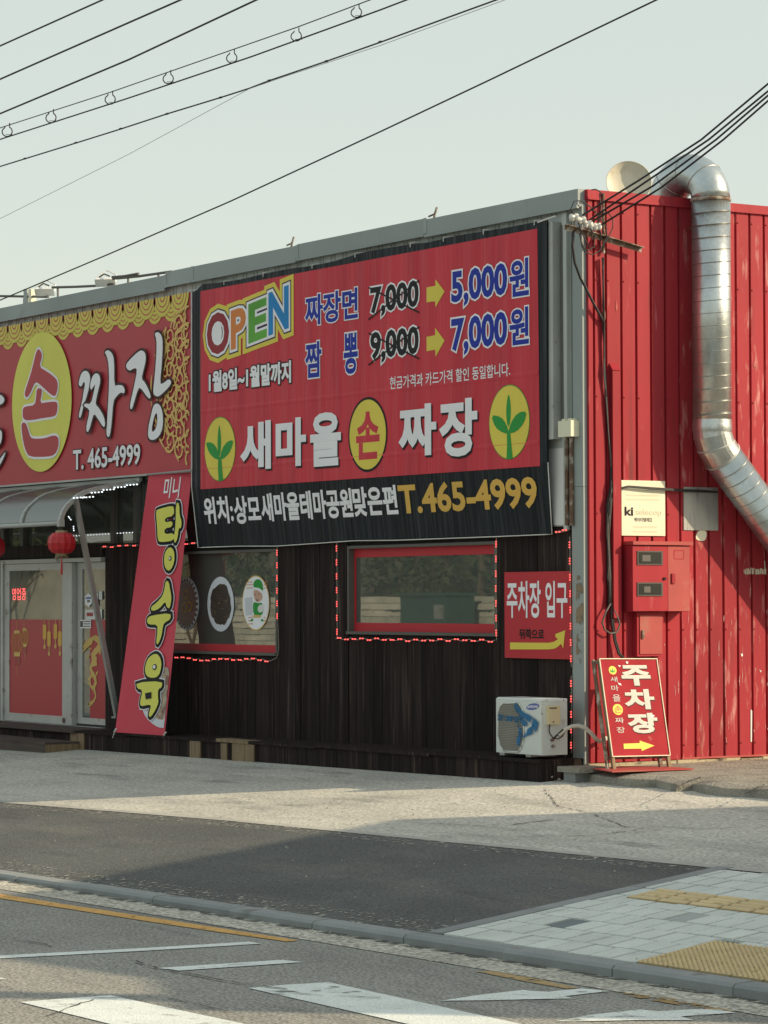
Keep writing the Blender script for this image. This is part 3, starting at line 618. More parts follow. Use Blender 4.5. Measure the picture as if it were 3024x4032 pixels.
# grey wall panels, one by one (upper front)
pw = .238; x = -.22; 
MBp = MB(); MBp.box((-pw / 2 + .005, -.012, 0), (pw / 2 - .005, .012, 1)); MBp.box((-pw / 2 + .03, -.02, 0), (pw / 2 - .07, -.0121, 1))
mesh_gp = bpy.data.meshes.new('wall_panel'); mesh_gp.from_pydata([tuple(v) for v in MBp.v], [], MBp.f); mesh_gp.materials.append(X['grey'])
while x > -19:
    o = bpy.data.objects.new('wall_panel', mesh_gp); COL.objects.link(o); o.parent = bld; o.location = V3((x - pw / 2, .012, 3.07)) - rootloc(bld); o.scale = (1, 1, 2.2); x -= pw
# corner flashing and right grey column
cx0 = FP().hit((2264, 2000))[0]
MB().box((cx0 - .01, -.03, -.10), (0, .03, 2.6)).build('corner_trim', X['greydk'], bld)
MB().box((cx0 + .02, -.032, 2.603), (0, .03, 5.25)).build('corner_trim', X['greydk'], bld)
MB().box((-.30, -.045, 2.2), (-.235, .0, 5.2)).build('corner_trim', X['grey'], bld)
poly('rust_stain', FP(-.032), [smoothpts(uvpts(FP(-.032), L, [(40, 900), (70, 880), (90, 960), (105, 1040), (100, 1300), (90, 1600), (60, 1680), (42, 1640), (38, 1200)]), 1)], X['stain'], bld, .001)
# parapet cap in sections
cuts = [(-24, 673, -.035), (673, 779, 0), (779, 1192, .0), (1192, 1698, .012), (1698, 2293, .0)]
for a, b, dz in cuts:
    xa = F((a, 1100)).x if a > 0 else XL; xb = F((b, 1100)).x if b < 2290 else 0.0
    mb = MB(); j = .004; zt = 5.40 + dz; zb = 5.235 + dz
    mb.box((xa + j, -.075, zb), (xb - j, .22, zt)); mb.box((xa + j, -.09, zb - .018), (xb - j, -.06, zb + .012))
    mb.build('parapet_cap', X['greydk'], bld)
    if b < 2290: MB().box((xb - .02, -.08, zb + .01), (xb + .035, -.0755, zt + .004)).build('cap_joint', X['greydk'], bld)
# dark planks
pk = .14; x = cx0 - .02; hs = holes[:2]
def plinth_top(xx): return .062 + .0082 * xx
npl = 0
while x - pk > dx1 - .02:
    pk = random.choice((.09, .12, .14, .14, .17)); pk = min(pk, x - dx1 + .02)
    if pk < .03: break
    a, b = x - pk + .0018, x - .0018; c = (a + b) / 2; th = .028 + random.uniform(-.003, .003)
    segs = [(plinth_top(c) - .03, WT)]
    for h in hs:
        if a < h[1] and b > h[0]:
            if c > h[0] and c < h[1]: segs = [(segs[0][0], h[2] - .02), (h[3] + .02, WT)]
            elif c >= h[1]: a = max(a, h[1] + .002)
            else: b = min(b, h[0] - .002)
    for s0, s1 in segs:
        if s1 - s0 > .03: piece('plank', X['wood'], bld, (a, .0295 - th, s0), (b, .0295, s1)); npl += 1
    x -= pk
# planks left of the door
for k in range(6): piece('plank', X['wood'], bld, (dx0 - .02 - pk * (k + 1) + .0035, .002, -.05), (dx0 - .02 - pk * k - .0035, .0295, WT))
MB().box((dx1 - .0, -.02, WT), (cx0 - .012, .029, WT + .045)).build('ledger_board', X['wood'], bld)
# upper window band
MB().box((-13.6, .075, TR0), (-.62, .08, TR1)).build('upper_window', X['glassd'], bld)
uw = thing('upper_window_frame', '', None, (0, 0, 0)); bpy.data.objects.remove(uw)
for px in [F(Fz(808, 300)).x, F(Fz(10, 300)).x, -11.2, -12.3, -9.15, -6.9, -5.4, -3.9, -2.4]:
    piece('mullion', X['cable2'], bld, (px - .045, .01, TR0), (px + .045, .07, TR1))
MB().box((-13.6, -.01, dz1 + .02), (dx1, .06, TR0 + .02)).build('lintel_board', X['wood'], bld)
xa, za = FP(-.01).hit(Ez(1418, 1140)); xb, zb = FP(-.01).hit(Ez(1522, 578))
MB().box((xa - .15, -.03, za), (xb, .029, zb)).build('white_infill_panel', X['whitedim'], bld)
MB().box((-.62, -.018, WT), (-.3, .028, 5.2)).build('wall_strip', X['grey'], bld)
# ---- windows
def window(name, x0, x1, z0, z1, inner, films, label):
    w = thing(name, label, None, ((x0 + x1) / 2, 0, z0)); w.parent = bld; w.location = V3(((x0 + x1) / 2, 0, z0)) - rootloc(bld); 
    t = .03; fr = MB()
    fr.box((x0, -.012, z1 - t), (x1, .12, z1)); fr.box((x0, -.03, z0), (x1, .12, z0 + t)); fr.box((x0, -.012, z0 + t), (x0 + t, .12, z1 - t)); fr.box((x1 - t, -.012, z0 + t), (x1, .12, z1 - t))
    fr.build('frame', X['cable2'], w)
    MB().box((x0 + t, .062, z0 + t), (x1 - t, .068, z1 - t)).build('pane', X['glass'], w)
    i0, i1, j0, j1 = inner; pl = FP(.06); a0, a1, b0, b1 = x0 + t + .001, x1 - t - .001, z0 + t + .001, z1 - t - .001
    lo = MB()
    if j1 < b1: lo.box((a0, .056, j1), (a1, .0605, b1))
    if j0 > b0: lo.box((a0, .056, b0), (a1, .0605, j0))
    if i0 > a0: lo.box((a0, .056, j0), (i0, .0605, j1))
    if i1 < a1: lo.box((i1, .056, j0), (a1, .0605, j1))
    if lo.v: lo.build('red_film', X['pbred'], w)
    return w
p6 = FP(.06)
i0, j0 = p6.hit(H(242, 635)); i1, j1 = p6.hit(H(1113, 207))
win2 = window('window', w2x0, w2x1, w2z0, w2z1, (i0, w2x1, j0, j1), None, 'window with broad red film border')
j0 = p6.hit(Gz(1000, 1160))[1]
win1 = window('window', w1x0, w1x1, w1z0, w1z1, (w1x0, w1x1, j0, w1z1), None, 'window with round food stickers and a red strip below')
# stickers on window 1
pl = FP(.06)
def sticker(nm, layers):
    st = bpy.data.objects.new(nm, None); COL.objects.link(st); st.parent = win1; st.location = (0, 0, 0)
    return st
def disc(nm, z, bnd, mt, par, d=.006, n=48, rim=0.0):
    return poly(nm, pl, [ell(pl, z, *bnd, n)], mt, par, d)
disc('plate_sticker', Gz, (518, 523, 765, 1035), X['plate_w'], win1, .006)
e_ = ell(pl, Gz, 545, 585, 740, 978, 40); rr = random.Random(4); cu = sum(p[0] for p in e_) / 40; cv = sum(p[1] for p in e_) / 40
poly('plate_sticker', pl, [[(cu + (u - cu) * k, cv + (v - cv) * k) for (u, v), k in zip(e_, [rr.uniform(.93, 1.05) for _ in e_])]], X['noodle'], win1, .0075)
disc('plate_sticker', Gz, (205, 528, 438, 1022), X['plate_w'], win1, .006); disc('plate_sticker', Gz, (225, 575, 412, 985), X['soupr'], win1, .0075)
mb = MB()
for k in range(26):                                    # dark rim marks of the soup bowl
    a = 2 * math.pi * k / 26; e2 = ell(pl, Gz, 212, 542, 430, 1008, 26); e3 = ell(pl, Gz, 224, 572, 414, 988, 26)
    p, q = e2[k], e3[k]; ribbon(mb, pl, [p, q], .03, .009)
mb.build('plate_sticker', X['brownblk'], win1)
mb = MB()
for (cx_, cy_, r_) in [(318, 690, 38), (310, 810, 42), (350, 800, 40)]:
    e2 = ell(pl, Gz, cx_ - r_ * .6, cy_ - r_, cx_ + r_ * .6, cy_ + r_, 14); ribbon(mb, pl, e2 + [e2[0]], .018, .0095)
mb.build('plate_sticker', X['gold'], win1)
# oval cook sticker: simplified generic chef in green
disc('cook_sticker', Gz, (843, 512, 1097, 1025), X['goldline'], win1, .006); disc('cook_sticker', Gz, (849, 522, 1091, 1015), X['white'], win1, .0072)
def gp(nm, pts, mt, d, sm=1): return poly(nm, pl, [smoothpts(uvpts(pl, Gz, pts), sm)], mt, win1, d)
mb = MB()
for yy in (575, 600, 630, 905, 935, 965): ribbon(mb, pl, uvpts(pl, Gz, [(900 - (yy < 700) * 20, yy), (945, yy - 3)]), .008, .0085); ribbon(mb, pl, uvpts(pl, Gz, [(1045, yy), (1080 - (yy > 700) * 20, yy - 3)]), .008, .0085)
mb.build('cook_sticker', X['oorange'], win1)
gp('cook_sticker', [(868, 720), (940, 715), (940, 880), (875, 885)], X['plate_w'], .0085, 0)
gp('cook_sticker', [(945, 625), (955, 560), (1000, 540), (1035, 580), (1043, 665), (1000, 640)], X['green'], .009)
gp('cook_sticker', [(945, 622), (1000, 628), (1042, 660), (1040, 680), (990, 648), (945, 640)], X['white'], .0095, 0)
gp('cook_sticker', [(948, 645), (990, 650), (1030, 680), (1035, 730), (990, 768), (955, 730)], X['skin'], .0092)
gp('cook_sticker', [(943, 755), (990, 770), (1030, 765), (1035, 800), (1040, 870), (1000, 890), (948, 885)], X['green'], .0088)
gp('cook_sticker', [(985, 820), (1010, 780), (1045, 790), (1040, 850), (1000, 860)], X['whitedim'], .0098)
gp('cook_sticker', [(942, 880), (1020, 880), (1020, 905), (945, 905)], X['goldline'], .0094)
gp('cook_sticker', [(918, 930), (945, 910), (950, 930), (925, 945)], X['green'], .0096); gp('cook_sticker', [(1015, 925), (1035, 915), (1048, 935), (1030, 945)], X['green'], .0096)
mb = MB(); ribbon(mb, pl, uvpts(pl, Gz, [(960, 690), (972, 686)]), .008, .0099); ribbon(mb, pl, uvpts(pl, Gz, [(995, 688), (1008, 684)]), .008, .0099); ribbon(mb, pl, uvpts(pl, Gz, [(980, 735), (988, 748)]), .02, .0099); mb.build('cook_sticker', X['black'], win1)
# ---- door
door = thing('sliding_door', '', None, (0, 0, 0)); del door['label']; door.parent = bld; door.location = V3(((dx0 + dx1) / 2, 0, dz0)) - rootloc(bld); door['label'] = 'white framed glass sliding door with red film below'
pd_ = FP(0.0)
def dxx(x): return pd_.hit(Vz(x, 1200))[0]
sx0, sx1 = dxx(800), dxx(893); fz1 = dz1; sill = pd_.hit(Vz(400, 2050))[1]
fr = MB(); a0, a1 = dx0, dx1
fr.box((a0, -.03, fz1 - .05), (a1, .1, fz1)); fr.box((a0, -.03, sill - .06), (a1, .1, sill + .015)); fr.box((a0, -.03, sill + .015), (dxx(60), .1, fz1 - .05))
fr.build('frame', X['doorwhite'], door)
def leaf(x0, x1, y, st0, st1):
    fr = MB(); zt = fz1 - .055; zb = sill + .02
    fr.box((x0, y - .02, zt - .085), (x1, y + .02, zt)); fr.box((x0, y - .02, zb), (x1, y + .02, zb + .10))
    fr.box((x0, y - .02, zb + .10), (x0 + st0, y + .02, zt - .085)); fr.box((x1 - st1, y - .02, zb + .10), (x1, y + .02, zt - .085)); fr.build('frame', X['doorwhite'], door)
    g0, g1, h0, h1 = x0 + st0, x1 - st1, zb + .10, zt - .085
    MB().box((g0, y - .004, h0), (g1, y + .0, h1)).build('pane', X['glassd'], door); return g0, g1, h0, h1
l1 = leaf(dxx(62), sx0 + .17, .01, .15, .0); l2 = leaf(sx0 + .005, dx1, .055, .42, .0)
MB().box((sx0, -.03, sill + .02), (sx0 + .27, .008, fz1 - .06)).build('stile', X['doorwhite'], door)
MB().box((sx0 + .29, -.012, sill + .02), (sx1, .03, fz1 - .06)).build('stile', X['alu'], door)
fz = FP(-.0).hit(Vz(400, 755))[1]
MB().box((l1[0], -.0005, l1[2]), (l1[1], .004, fz)).build('red_film', X['filmred'], door)
MB().box((l2[0] + .2, .044, l2[2]), (l2[1], .049, fz)).build('red_film', X['filmred'], door)
MB().lathe(FP(-.02).at(*FP(-.02).hit(Vz(806, 2010))), (0, -1, 0), [(0, .03), (.03, .025), (.04, 0)], 12).build('floor_lock', X['rust'], door)
pl = FP(-.001)
def dp(pts, mt, d=.003, sm=0, nm='door_print', p_=None): p_ = p_ or pl; return poly(nm, p_, [smoothpts(uvpts(p_, Vz, pts), sm) if sm else uvpts(p_, Vz, pts)], mt, door, d)
for (cx_, ty, by, rx) in [(215, 920, 1170, 70), (315, 890, 1070, 45)]:
    mb = MB()
    for k in range(9):
        t = -1 + 2 * k / 8; ribbon(mb, pl, uvpts(pl, Vz, [(cx_ + rx * t * (1 - .5 * abs(2 * s / 10 - 1) ** 2.5), ty + (by - ty) * s / 10) for s in range(11)]), .007, .003)
    mb.build('lantern_print', X['gold'], door)
mb = MB()
for (cx_, y0, y1) in [(213, 757, 890), (302, 757, 865), (215, 1330, 1445), (312, 1180, 1245)]: ribbon(mb, pl, uvpts(pl, Vz, [(cx_, y0), (cx_, y1)]), .008, .003)
mb.build('cord_print', X['gold'], door)
for q in ([(178, 893), (250, 893), (246, 930), (180, 930)], [(178, 1165), (252, 1165), (250, 1215), (178, 1215)], [(282, 865), (335, 865), (333, 892), (284, 892)], [(290, 1062), (336, 1062), (333, 1098), (295, 1098)]): dp(q, X['goldline'], .004)
dp([(182, 1220), (250, 1220), (250, 1330), (182, 1330)], X['reddusty'], .0035); dp([(288, 1100), (335, 1100), (330, 1180), (292, 1180)], X['reddusty'], .0035)
for (cx_, y0) in [(558, 815), (614, 900), (693, 810), (749, 900)]:
    mb = MB(); ribbon(mb, pl, uvpts(pl, Vz, [(cx_, 760), (cx_, y0)]), .012, .003); ribbon(mb, pl, uvpts(pl, Vz, [(cx_, y0 + 185), (cx_, y0 + 250)]), .02, .0035); mb.build('tag_print', X['goldline'], door)
    dp([(cx_ - 22, y0 + 15), (cx_ - 8, y0), (cx_ + 8, y0), (cx_ + 23, y0 + 15), (cx_ + 22, y0 + 175), (cx_ + 10, y0 + 190), (cx_ - 10, y0 + 190), (cx_ - 22, y0 + 175)], X['gold'], .0045)
    dp([(cx_ - 12, y0 + 255), (cx_ + 14, y0 + 255), (cx_ + 12, y0 + 305), (cx_ - 12, y0 + 305)], X['goldline'], .0045)
p2 = FP(.043); mb = MB()
bod = [(1150, 990), (1185, 985), (1225, 1010), (1245, 1060), (1225, 1120), (1185, 1160), (1155, 1205), (1165, 1260), (1205, 1275), (1230, 1240), (1215, 1200), (1185, 1190)]
ribbon(mb, p2, uvpts(p2, Vz, bod[:9]), [0.043, 0.072, 0.086, 0.094, 0.094, 0.086, 0.094, 0.122, 0.108], .003)
ribbon(mb, p2, uvpts(p2, Vz, [(1205, 1275), (1150, 1310), (1130, 1360), (1150, 1420), (1185, 1480), (1195, 1540), (1170, 1600), (1180, 1650), (1195, 1710), (1170, 1770), (1125, 1810)]), [0.108, 0.079, 0.065, 0.072, 0.072, 0.065, 0.065, 0.05, 0.036, 0.036, 0.058], .0036)
ribbon(mb, p2, uvpts(p2, Vz, [(1150, 1430), (1120, 1500), (1130, 1580), (1165, 1620)]), [.05, .04, .04, .05], .0042)
for a_, b_ in [((1110, 1200), (1090, 1240)), ((1200, 1440), (1225, 1400)), ((1120, 1490), (1095, 1500)), ((1110, 1550), (1100, 1560)), ((1120, 1810), (1095, 1800)), ((1130, 1815), (1120, 1840)), ((1110, 1800), (1100, 1830))]:
    ribbon(mb, p2, uvpts(p2, Vz, [a_, ((a_[0] + b_[0]) / 2, (a_[1] + b_[1]) / 2), b_]), [.045, .03, .01], .0048)
for k in range(9): ribbon(mb, p2, uvpts(p2, Vz, [(1165 + k * 9, 985 + k * k * 1.3), (1172 + k * 10, 962 + k * k * 1.3)]), .02, .0048)
for k in range(6): ribbon(mb, p2, uvpts(p2, Vz, [(1240, 1075 + k * 22), (1258, 1065 + k * 22)]), .02, .0048)
mb.build('dragon_print', X['goldline'], door)
dp([(1048, 1065), (1075, 1020), (1130, 975), (1165, 985), (1155, 1060), (1110, 1090), (1075, 1130), (1045, 1150), (1030, 1135), (1065, 1105), (1035, 1105)], X['goldline'], .0054, 1, 'dragon_print', p2)
mb = MB(); ribbon(mb, p2, uvpts(p2, Vz, [(1040, 1100), (1005, 1090), (1015, 1050), (1045, 1040), (1035, 1010)]), .012, .003); ribbon(mb, p2, uvpts(p2, Vz, [(1045, 1150), (1025, 1165), (1000, 1180)]), .012, .003); ribbon(mb, p2, uvpts(p2, Vz, [(1100, 1110), (1145, 1120), (1140, 1090)]), .012, .003); mb.build('dragon_print', X['goldline'], door)
dp([(1062, 470), (1105, 425), (1145, 465), (1147, 555), (1107, 603), (1062, 560)], X['white'], .006, 0, 'sticker', p2)
dp([(1072, 478), (1138, 475), (1138, 500), (1072, 502)], X['logo'], .008, 0, 'sticker', p2); dp([(1090, 515), (1125, 513), (1125, 540), (1090, 542)], X['cable2'], .008, 0, 'sticker', p2)
dp([(1068, 632), (1275, 628), (1275, 755), (1068, 755)], X['whitedim'], .006, 0, 'sticker', p2)
text(p2, '22:00', Vz, (1085, 715), (1165, 670), [(X['pbred'], .03, .008)], door, 'sticker_lettering') if False else dp([(1085, 670), (1165, 670), (1165, 715), (1085, 715)], X['reddusty'], .008, 0, 'sticker', p2)
dp([(1000, 762), (1140, 758), (1140, 865), (1000, 865)], X['white'], .0085, 0, 'sticker', p2)
dp([(1006, 775), (1040, 775), (1040, 850), (1006, 850)], X['cable2'], .010, 0, 'sticker', p2)
for k in range(3): dp([(1048, 775 + k * 30), (1132, 773 + k * 30), (1132, 785 + k * 30), (1048, 787 + k * 30)], X['cable2'], .010, 0, 'sticker', p2)
dp([(1238, 405), (1278, 405), (1278, 508), (1238, 508)], X['whitedim'], .0085, 0, 'sticker', p2)
dp([(1155, 410), (1225, 430), (1225, 590), (1155, 570)], X['whitedim'], .0055, 0, 'sticker', p2)
text(FP(.004), '영업중', Vz, (150, 515), (322, 362), [(X['ledsign'], .0, .0)], door, 'led_lettering')
MB().box(FP(.03).at(*FP(.03).hit(Vz(145, 530))), FP(.025).at(*FP(.025).hit(Vz(328, 350)))).build('led_board', X['black'], door)
# ---- red side wall: panels one by one
seams = [.003, .08, .221, .402, .577, .753, .922, 1.092, 1.262, 1.438, 1.614, 1.791, 1.967, 2.147]
while seams[-1] < 6: seams.append(seams[-1] + .178)
MB().box((-.04, .035, -.02), (.003, 14, 5.3)).build('side_backing', X['redgroove'], bld)
for i, (a, b) in enumerate(zip(seams, seams[1:])):
    g = .0085; mt = X['redwear'] if 7 <= i <= 20 else X['red']; zb = .012
    mb = MB(); t = .030
    prof = [(a + g, .003), (a + g + .006, t), (b - g - .006, t), (b - g, .003)]
    mb.add([(x_, y_, zb) for y_, x_ in prof] + [(x_, y_, 5.31) for y_, x_ in prof], [(0, 1, 5, 4), (1, 2, 6, 5), (2, 3, 7, 6), (0, 3, 2, 1)])
    mb.build('wall_panel', mt, bld)
for a, b in ((-.0, 1.3), (1.3, 3.6), (3.6, 6.2)):
    mb = MB(); mb.box((-.12, a + .003, 5.30), (.045, b - .003, 5.385 if a > 1 else 5.395)); mb.box((.045, a + .003, 5.30), (.055, b - .003, 5.325)); mb.build('side_parapet_cap', X['red'], bld)
ftx = MB(); rnd = random.Random(11)
for k in range(24):
    y0 = -.02 + k * .26; 
    MB().box((-.05, y0 + .003, -.08), (.045 + rnd.uniform(0, .02), y0 + .257, .005 + rnd.uniform(-.006, .006))).build('footing_block', X['foot'], bld)
MB().box((.031, seams[7], .012), (.04, 6, .03)).build('base_rail', X['reddusty'], bld)
# peeled paint patches
sp = SP(.031)
poly('paint_patch', sp, [smoothpts(uvpts(sp, L, [(1070, 510), (1140, 510), (1138, 580), (1110, 605), (1052, 590), (1048, 560)]))], X['cream'], bld, .002)
poly('paint_patch', sp, [smoothpts(uvpts(sp, L, [(1055, 612), (1130, 608), (1110, 640), (1090, 690), (1080, 640)]))], X['reddusty'], bld, .002)
mb = MB(); rr = random.Random(2)
for k in range(17):
    x0 = 1455 + k * 11.5; yy = 835 + rr.uniform(-12, 6); ribbon(mb, sp, uvpts(sp, L, [(x0, yy), (x0 + rr.uniform(-2, 4), 882 + rr.uniform(-8, 4))]), rr.uniform(.006, .014), .002 + k * .0001)
ribbon(mb, sp, uvpts(sp, L, [(1628, 768), (1634, 880)]), .012, .004); mb.build('paint_patch', X['cream'], bld)
for z, pts in [(M_, [(1442, 150), (1456, 148), (1460, 168), (1446, 172)]), (M_, [(1520, 590), (1532, 600), (1530, 850), (1520, 845)]), (M_, [(1590, 275), (1606, 285), (1600, 298)]), (K, [(525, 150), (535, 210), (524, 240), (518, 200)]), (K, [(1545, 625), (1575, 632), (1590, 655), (1555, 660)])]:
    poly('paint_patch', sp, [uvpts(sp, z, pts)], X['whitedim'] if z is M_ else X['reddusty'], bld, .003)
# scratches and screws on the side wall
mb = MB(); rr = random.Random(77); spx = SP(.031)
for k in range(95):
    y = rr.uniform(.5, 3.2) if k % 3 else rr.uniform(1.5, 3.0); z = abs(rr.gauss(0, 1)) * .9 + .1; z = min(z, 5); l = rr.uniform(.015, .16); w = rr.uniform(.0025, .008)
    ribbon(mb, spx, [(y, z), (y + rr.uniform(-.004, .004), z + l * .5), (y + rr.uniform(-.01, .01), z + l)], [w * .4, w, w * .3], .0015 + k * .00001)
mb.build('scratches', mat('scratched_paint', (0.58, 0.36, 0.33), .8, alpha=.1, ath=.42, asc=40), bld, kind='stuff')
mb = MB()
for a, b in zip(seams[1:22], seams[2:23]):
    for z in (.15, 1.25, 2.35, 3.45, 4.55, 5.2):
        mb.lathe((.0335, a + .03, z), (1, 0, 0), [(.008, 0), (.007, .005), (0, .006)], 6)
mb.build('screw_heads', X['redgroove'], bld, kind='stuff')
# ---- plinth (boarded bench) along the front
YP = -.52
pln = thing('plinth', 'low boarded plinth of dark planks running under the plank wall', 'plinth', (-5, -.3, -.15))
x = -.04; rr = random.Random(9)
pale = [(N(833, 150), N(878, 150)), (N(968, 160), N(993, 160)), (N(1017, 170), N(1112, 170)), (N(312, 120), N(370, 120))]
pr = [(FP(YP).hit(a)[0], FP(YP).hit(b)[0]) for a, b in pale]
while x > -19:
    a, b = x - .197, x - .003; c = (a + b) / 2; z1 = plinth_top(c) - .03
    if -.5 < c - 0 < 0: z1 = plinth_top(c) - .03
    piece('plank', X['wood'], pln, (a, YP - rr.uniform(0, .004), hz(c, -.5) - .03), (b, YP + .02, z1)); x -= .2
for a, b in pr: piece('plank', X['palewood'], pln, (a, YP - .02, hz(a, -.5) - .02), (b, YP - .0045, plinth_top(a) - .03 if a > -8 else -.02))
x = -.02
while x > -19:
    ln = rr.uniform(1.6, 2.4); a = x - ln + .004; zt = plinth_top(x - ln / 2)
    for k in range(4):
        y0 = YP - .025 + k * .142; piece('top_board', X['wood'], pln, (a, y0 + .002, zt - .03 + rr.uniform(-.003, .003)), (x - .002, y0 + .140, zt + rr.uniform(-.003, .003)))
    x -= ln
xa = FP(YP).hit(N(950, 125))[0]; xb = FP(YP).hit(N(1090, 130))[0]
piece('top_board', X['palewood'], pln, (xa, YP - .03, plinth_top(xa) - .025), (xb, YP + .14, plinth_top(xa) + .012))
MB().box((-.04, YP, -.16), (-.02, -.04, .03)).build('end_board', X['wood'], pln)
# entrance deck and step
stp = thing('entrance_step', 'brown wooden step below the glass door', 'step', (-11, -.8, -.26))
zc = FP(-1.0).hit(N(195, 137))[1]; xs_ = F(N(195, 178), -1.0).x
for k in range(3): piece('deck_board', X['deck'], stp, (-16, -1.0 + k * .158, zc - .025), (xs_, -.85 + k * .158 - .004, zc + .0))
MB().box((-16, -.995, hz(-10, -1) - .02), (xs_ - .012, -.97, zc - .025)).build('riser_board', X['deck'], stp)
MB().box((xs_ - .03, -.99, hz(-9.5, -1) - .02), (xs_ - .002, YP - .03, zc - .026)).build('side_board', X['palewood'], stp)
piece('deck_board', X['deck'], stp, (-16, YP - .06, -.045), (FP(YP).hit(N(340, 90))[0], -.02, -.012))

# ================================================================== LEFT FASCIA SIGN
YS = -.10
ls = thing('fascia_sign', 'long red fascia sign with yellow oval emblem and white brush lettering', 'sign', (-12, YS, 3.05))
pl = FP(YS); sx1_, sz0 = pl.hit(A(1562, 1765)); sz1 = pl.hit(A(1570, 306))[1]
MB().box((XL, YS + .004, sz0), (sx1_, -.02, sz1)).build('face', X['signred'], ls)
mb = MB(); mb.box((sx1_, YS - .004, sz0 - .02), (sx1_ + .03, -.02, sz1 + .01)); mb.box((XL, YS - .004, sz0 - .022), (sx1_, -.02, sz0)); mb.build('frame', X['alu'], ls)
# scalloped cloud border: rows of ringed half discs
def halfdisc(cu, cv, r, a0=180, a1=360, n=14): return [(cu + r * math.cos(math.radians(a0 + (a1 - a0) * k / n)), cv + r * math.sin(math.radians(a0 + (a1 - a0) * k / n))) for k in range(n + 1)]
step = .405; k = 0; u = sx1_ - .28
while u > -14.4:
    for row, (du, dv, r) in enumerate([(step / 2, -.10, .205), (0, .0, .235)]):
        cu, cv = u + du, sz1 + dv
        if cu + r > sx1_: 
            if row == 0: continue
        for j, (rr_, mt) in enumerate([(r, 'scallop'), (r * .80, 'brownblk'), (r * .74, 'scallop'), (r * .54, 'brownblk'), (r * .48, 'scallop'), (r * .28, 'brownblk'), (r * .2, 'scallop')]):
            pts = [(min(a, sx1_ - .002), min(b, sz1 - .001)) for a, b in halfdisc(cu, cv, rr_)]
            poly('scallop_print', pl, [pts], X['signred' if mt == 'brownblk' else mt], ls, .001 + (row * 8 + j) * .0007)
    u -= step; k += 1
# ornamental gold scrollwork: half round medallion at the right end
cu = sx1_ + .05; e0 = pl.hit(A(1240, 1100))[0]; zc1 = pl.hit(A(1450, 440))[1]; zc0 = pl.hit(A(1480, 1740))[1]; cv = (zc0 + zc1) / 2; rv = (zc1 - zc0) / 2; ru = cu - e0
mb = MB(); rr = random.Random(21); dd = .012
def inside(u, v, k=1.0): return ((u - cu) / (ru * k)) ** 2 + ((v - cv) / (rv * k)) ** 2 < 1 and u < sx1_ - .01
def scroll(u, v, r, a0, sgn, turns=1.3, w=.018):
    pts = []
    for i in range(18):
        t = i / 17; rad = r * (1 - .82 * t); a = a0 + sgn * t * turns * 2 * math.pi; q = (u + rad * math.cos(a), v + rad * math.sin(a))
        if not inside(*q): 
            if len(pts) > 2: break
            pts = []; continue
        pts.append(q)
    if len(pts) > 2: ribbon(mb, pl, pts, [w * (1 - .5 * i / len(pts)) for i in range(len(pts))], dd + rr.uniform(0, .0015))
nr = 9
for j in range(nr):
    for i in range(5):
        u = cu - ru * (.08 + .23 * i); v = cv + rv * (-1 + 2 * (j + .5 + .5 * (i % 2)) / nr)
        if inside(u, v, .97): scroll(u, v, .135, rr.uniform(0, 6), 1 if (i + j) % 2 else -1, 1.4, .034); scroll(u + .11, v + .10, .085, rr.uniform(0, 6), -1 if (i + j) % 2 else 1, 1.0, .026); scroll(u - .06, v - .12, .06, rr.uniform(0, 6), 1, .9, .024)
for i in range(4):                                   # nested arcs that follow the medallion
    k = 1 - .21 * i; pts = []
    for t in range(40):
        a = math.pi * (.5 + t / 39); q = (cu + ru * k * math.cos(a), cv + rv * k * math.sin(a))
        if q[0] < sx1_ - .01: pts.append(q)
    for s in range(0, len(pts) - 6, 8): ribbon(mb, pl, pts[s:s + 6], [.012, .032, .040, .036, .024, .01], dd + .002)
mb.build('scrollwork_print', X['goldline'], ls, kind='stuff')
# oval emblem
poly('emblem_print', pl, [ell(pl, A, 108, 640, 594, 1778, 64)], X['yellowb'], ls, .016)
for lp in ([(325, 772), (352, 800), (357, 845), (332, 922), (400, 962), (450, 998), (485, 1038), (484, 1110), (465, 1165), (430, 1150), (350, 1075), (312, 1045), (290, 1065), (265, 1130), (235, 1175), (215, 1158), (218, 1118), (262, 990), (290, 880), (306, 810)],
           [(312, 1098), (350, 1098), (355, 1125), (336, 1222), (400, 1210), (470, 1205), (482, 1225), (478, 1292), (460, 1327), (380, 1337), (240, 1362), (203, 1347), (196, 1320), (198, 1257), (225, 1245), (296, 1235), (306, 1170)],
           [(205, 1373), (226, 1385), (242, 1430), (262, 1500), (300, 1510), (380, 1505), (440, 1483), (477, 1485), (494, 1512), (490, 1580), (462, 1640), (400, 1657), (255, 1657), (225, 1612), (204, 1540), (189, 1430), (190, 1388)]):
    outlined('lettering', pl, [uvpts(pl, A, lp)], ls, X['signred'], X['white'], .030, .018 + .004 * (lp[0][0] % 3), 1)
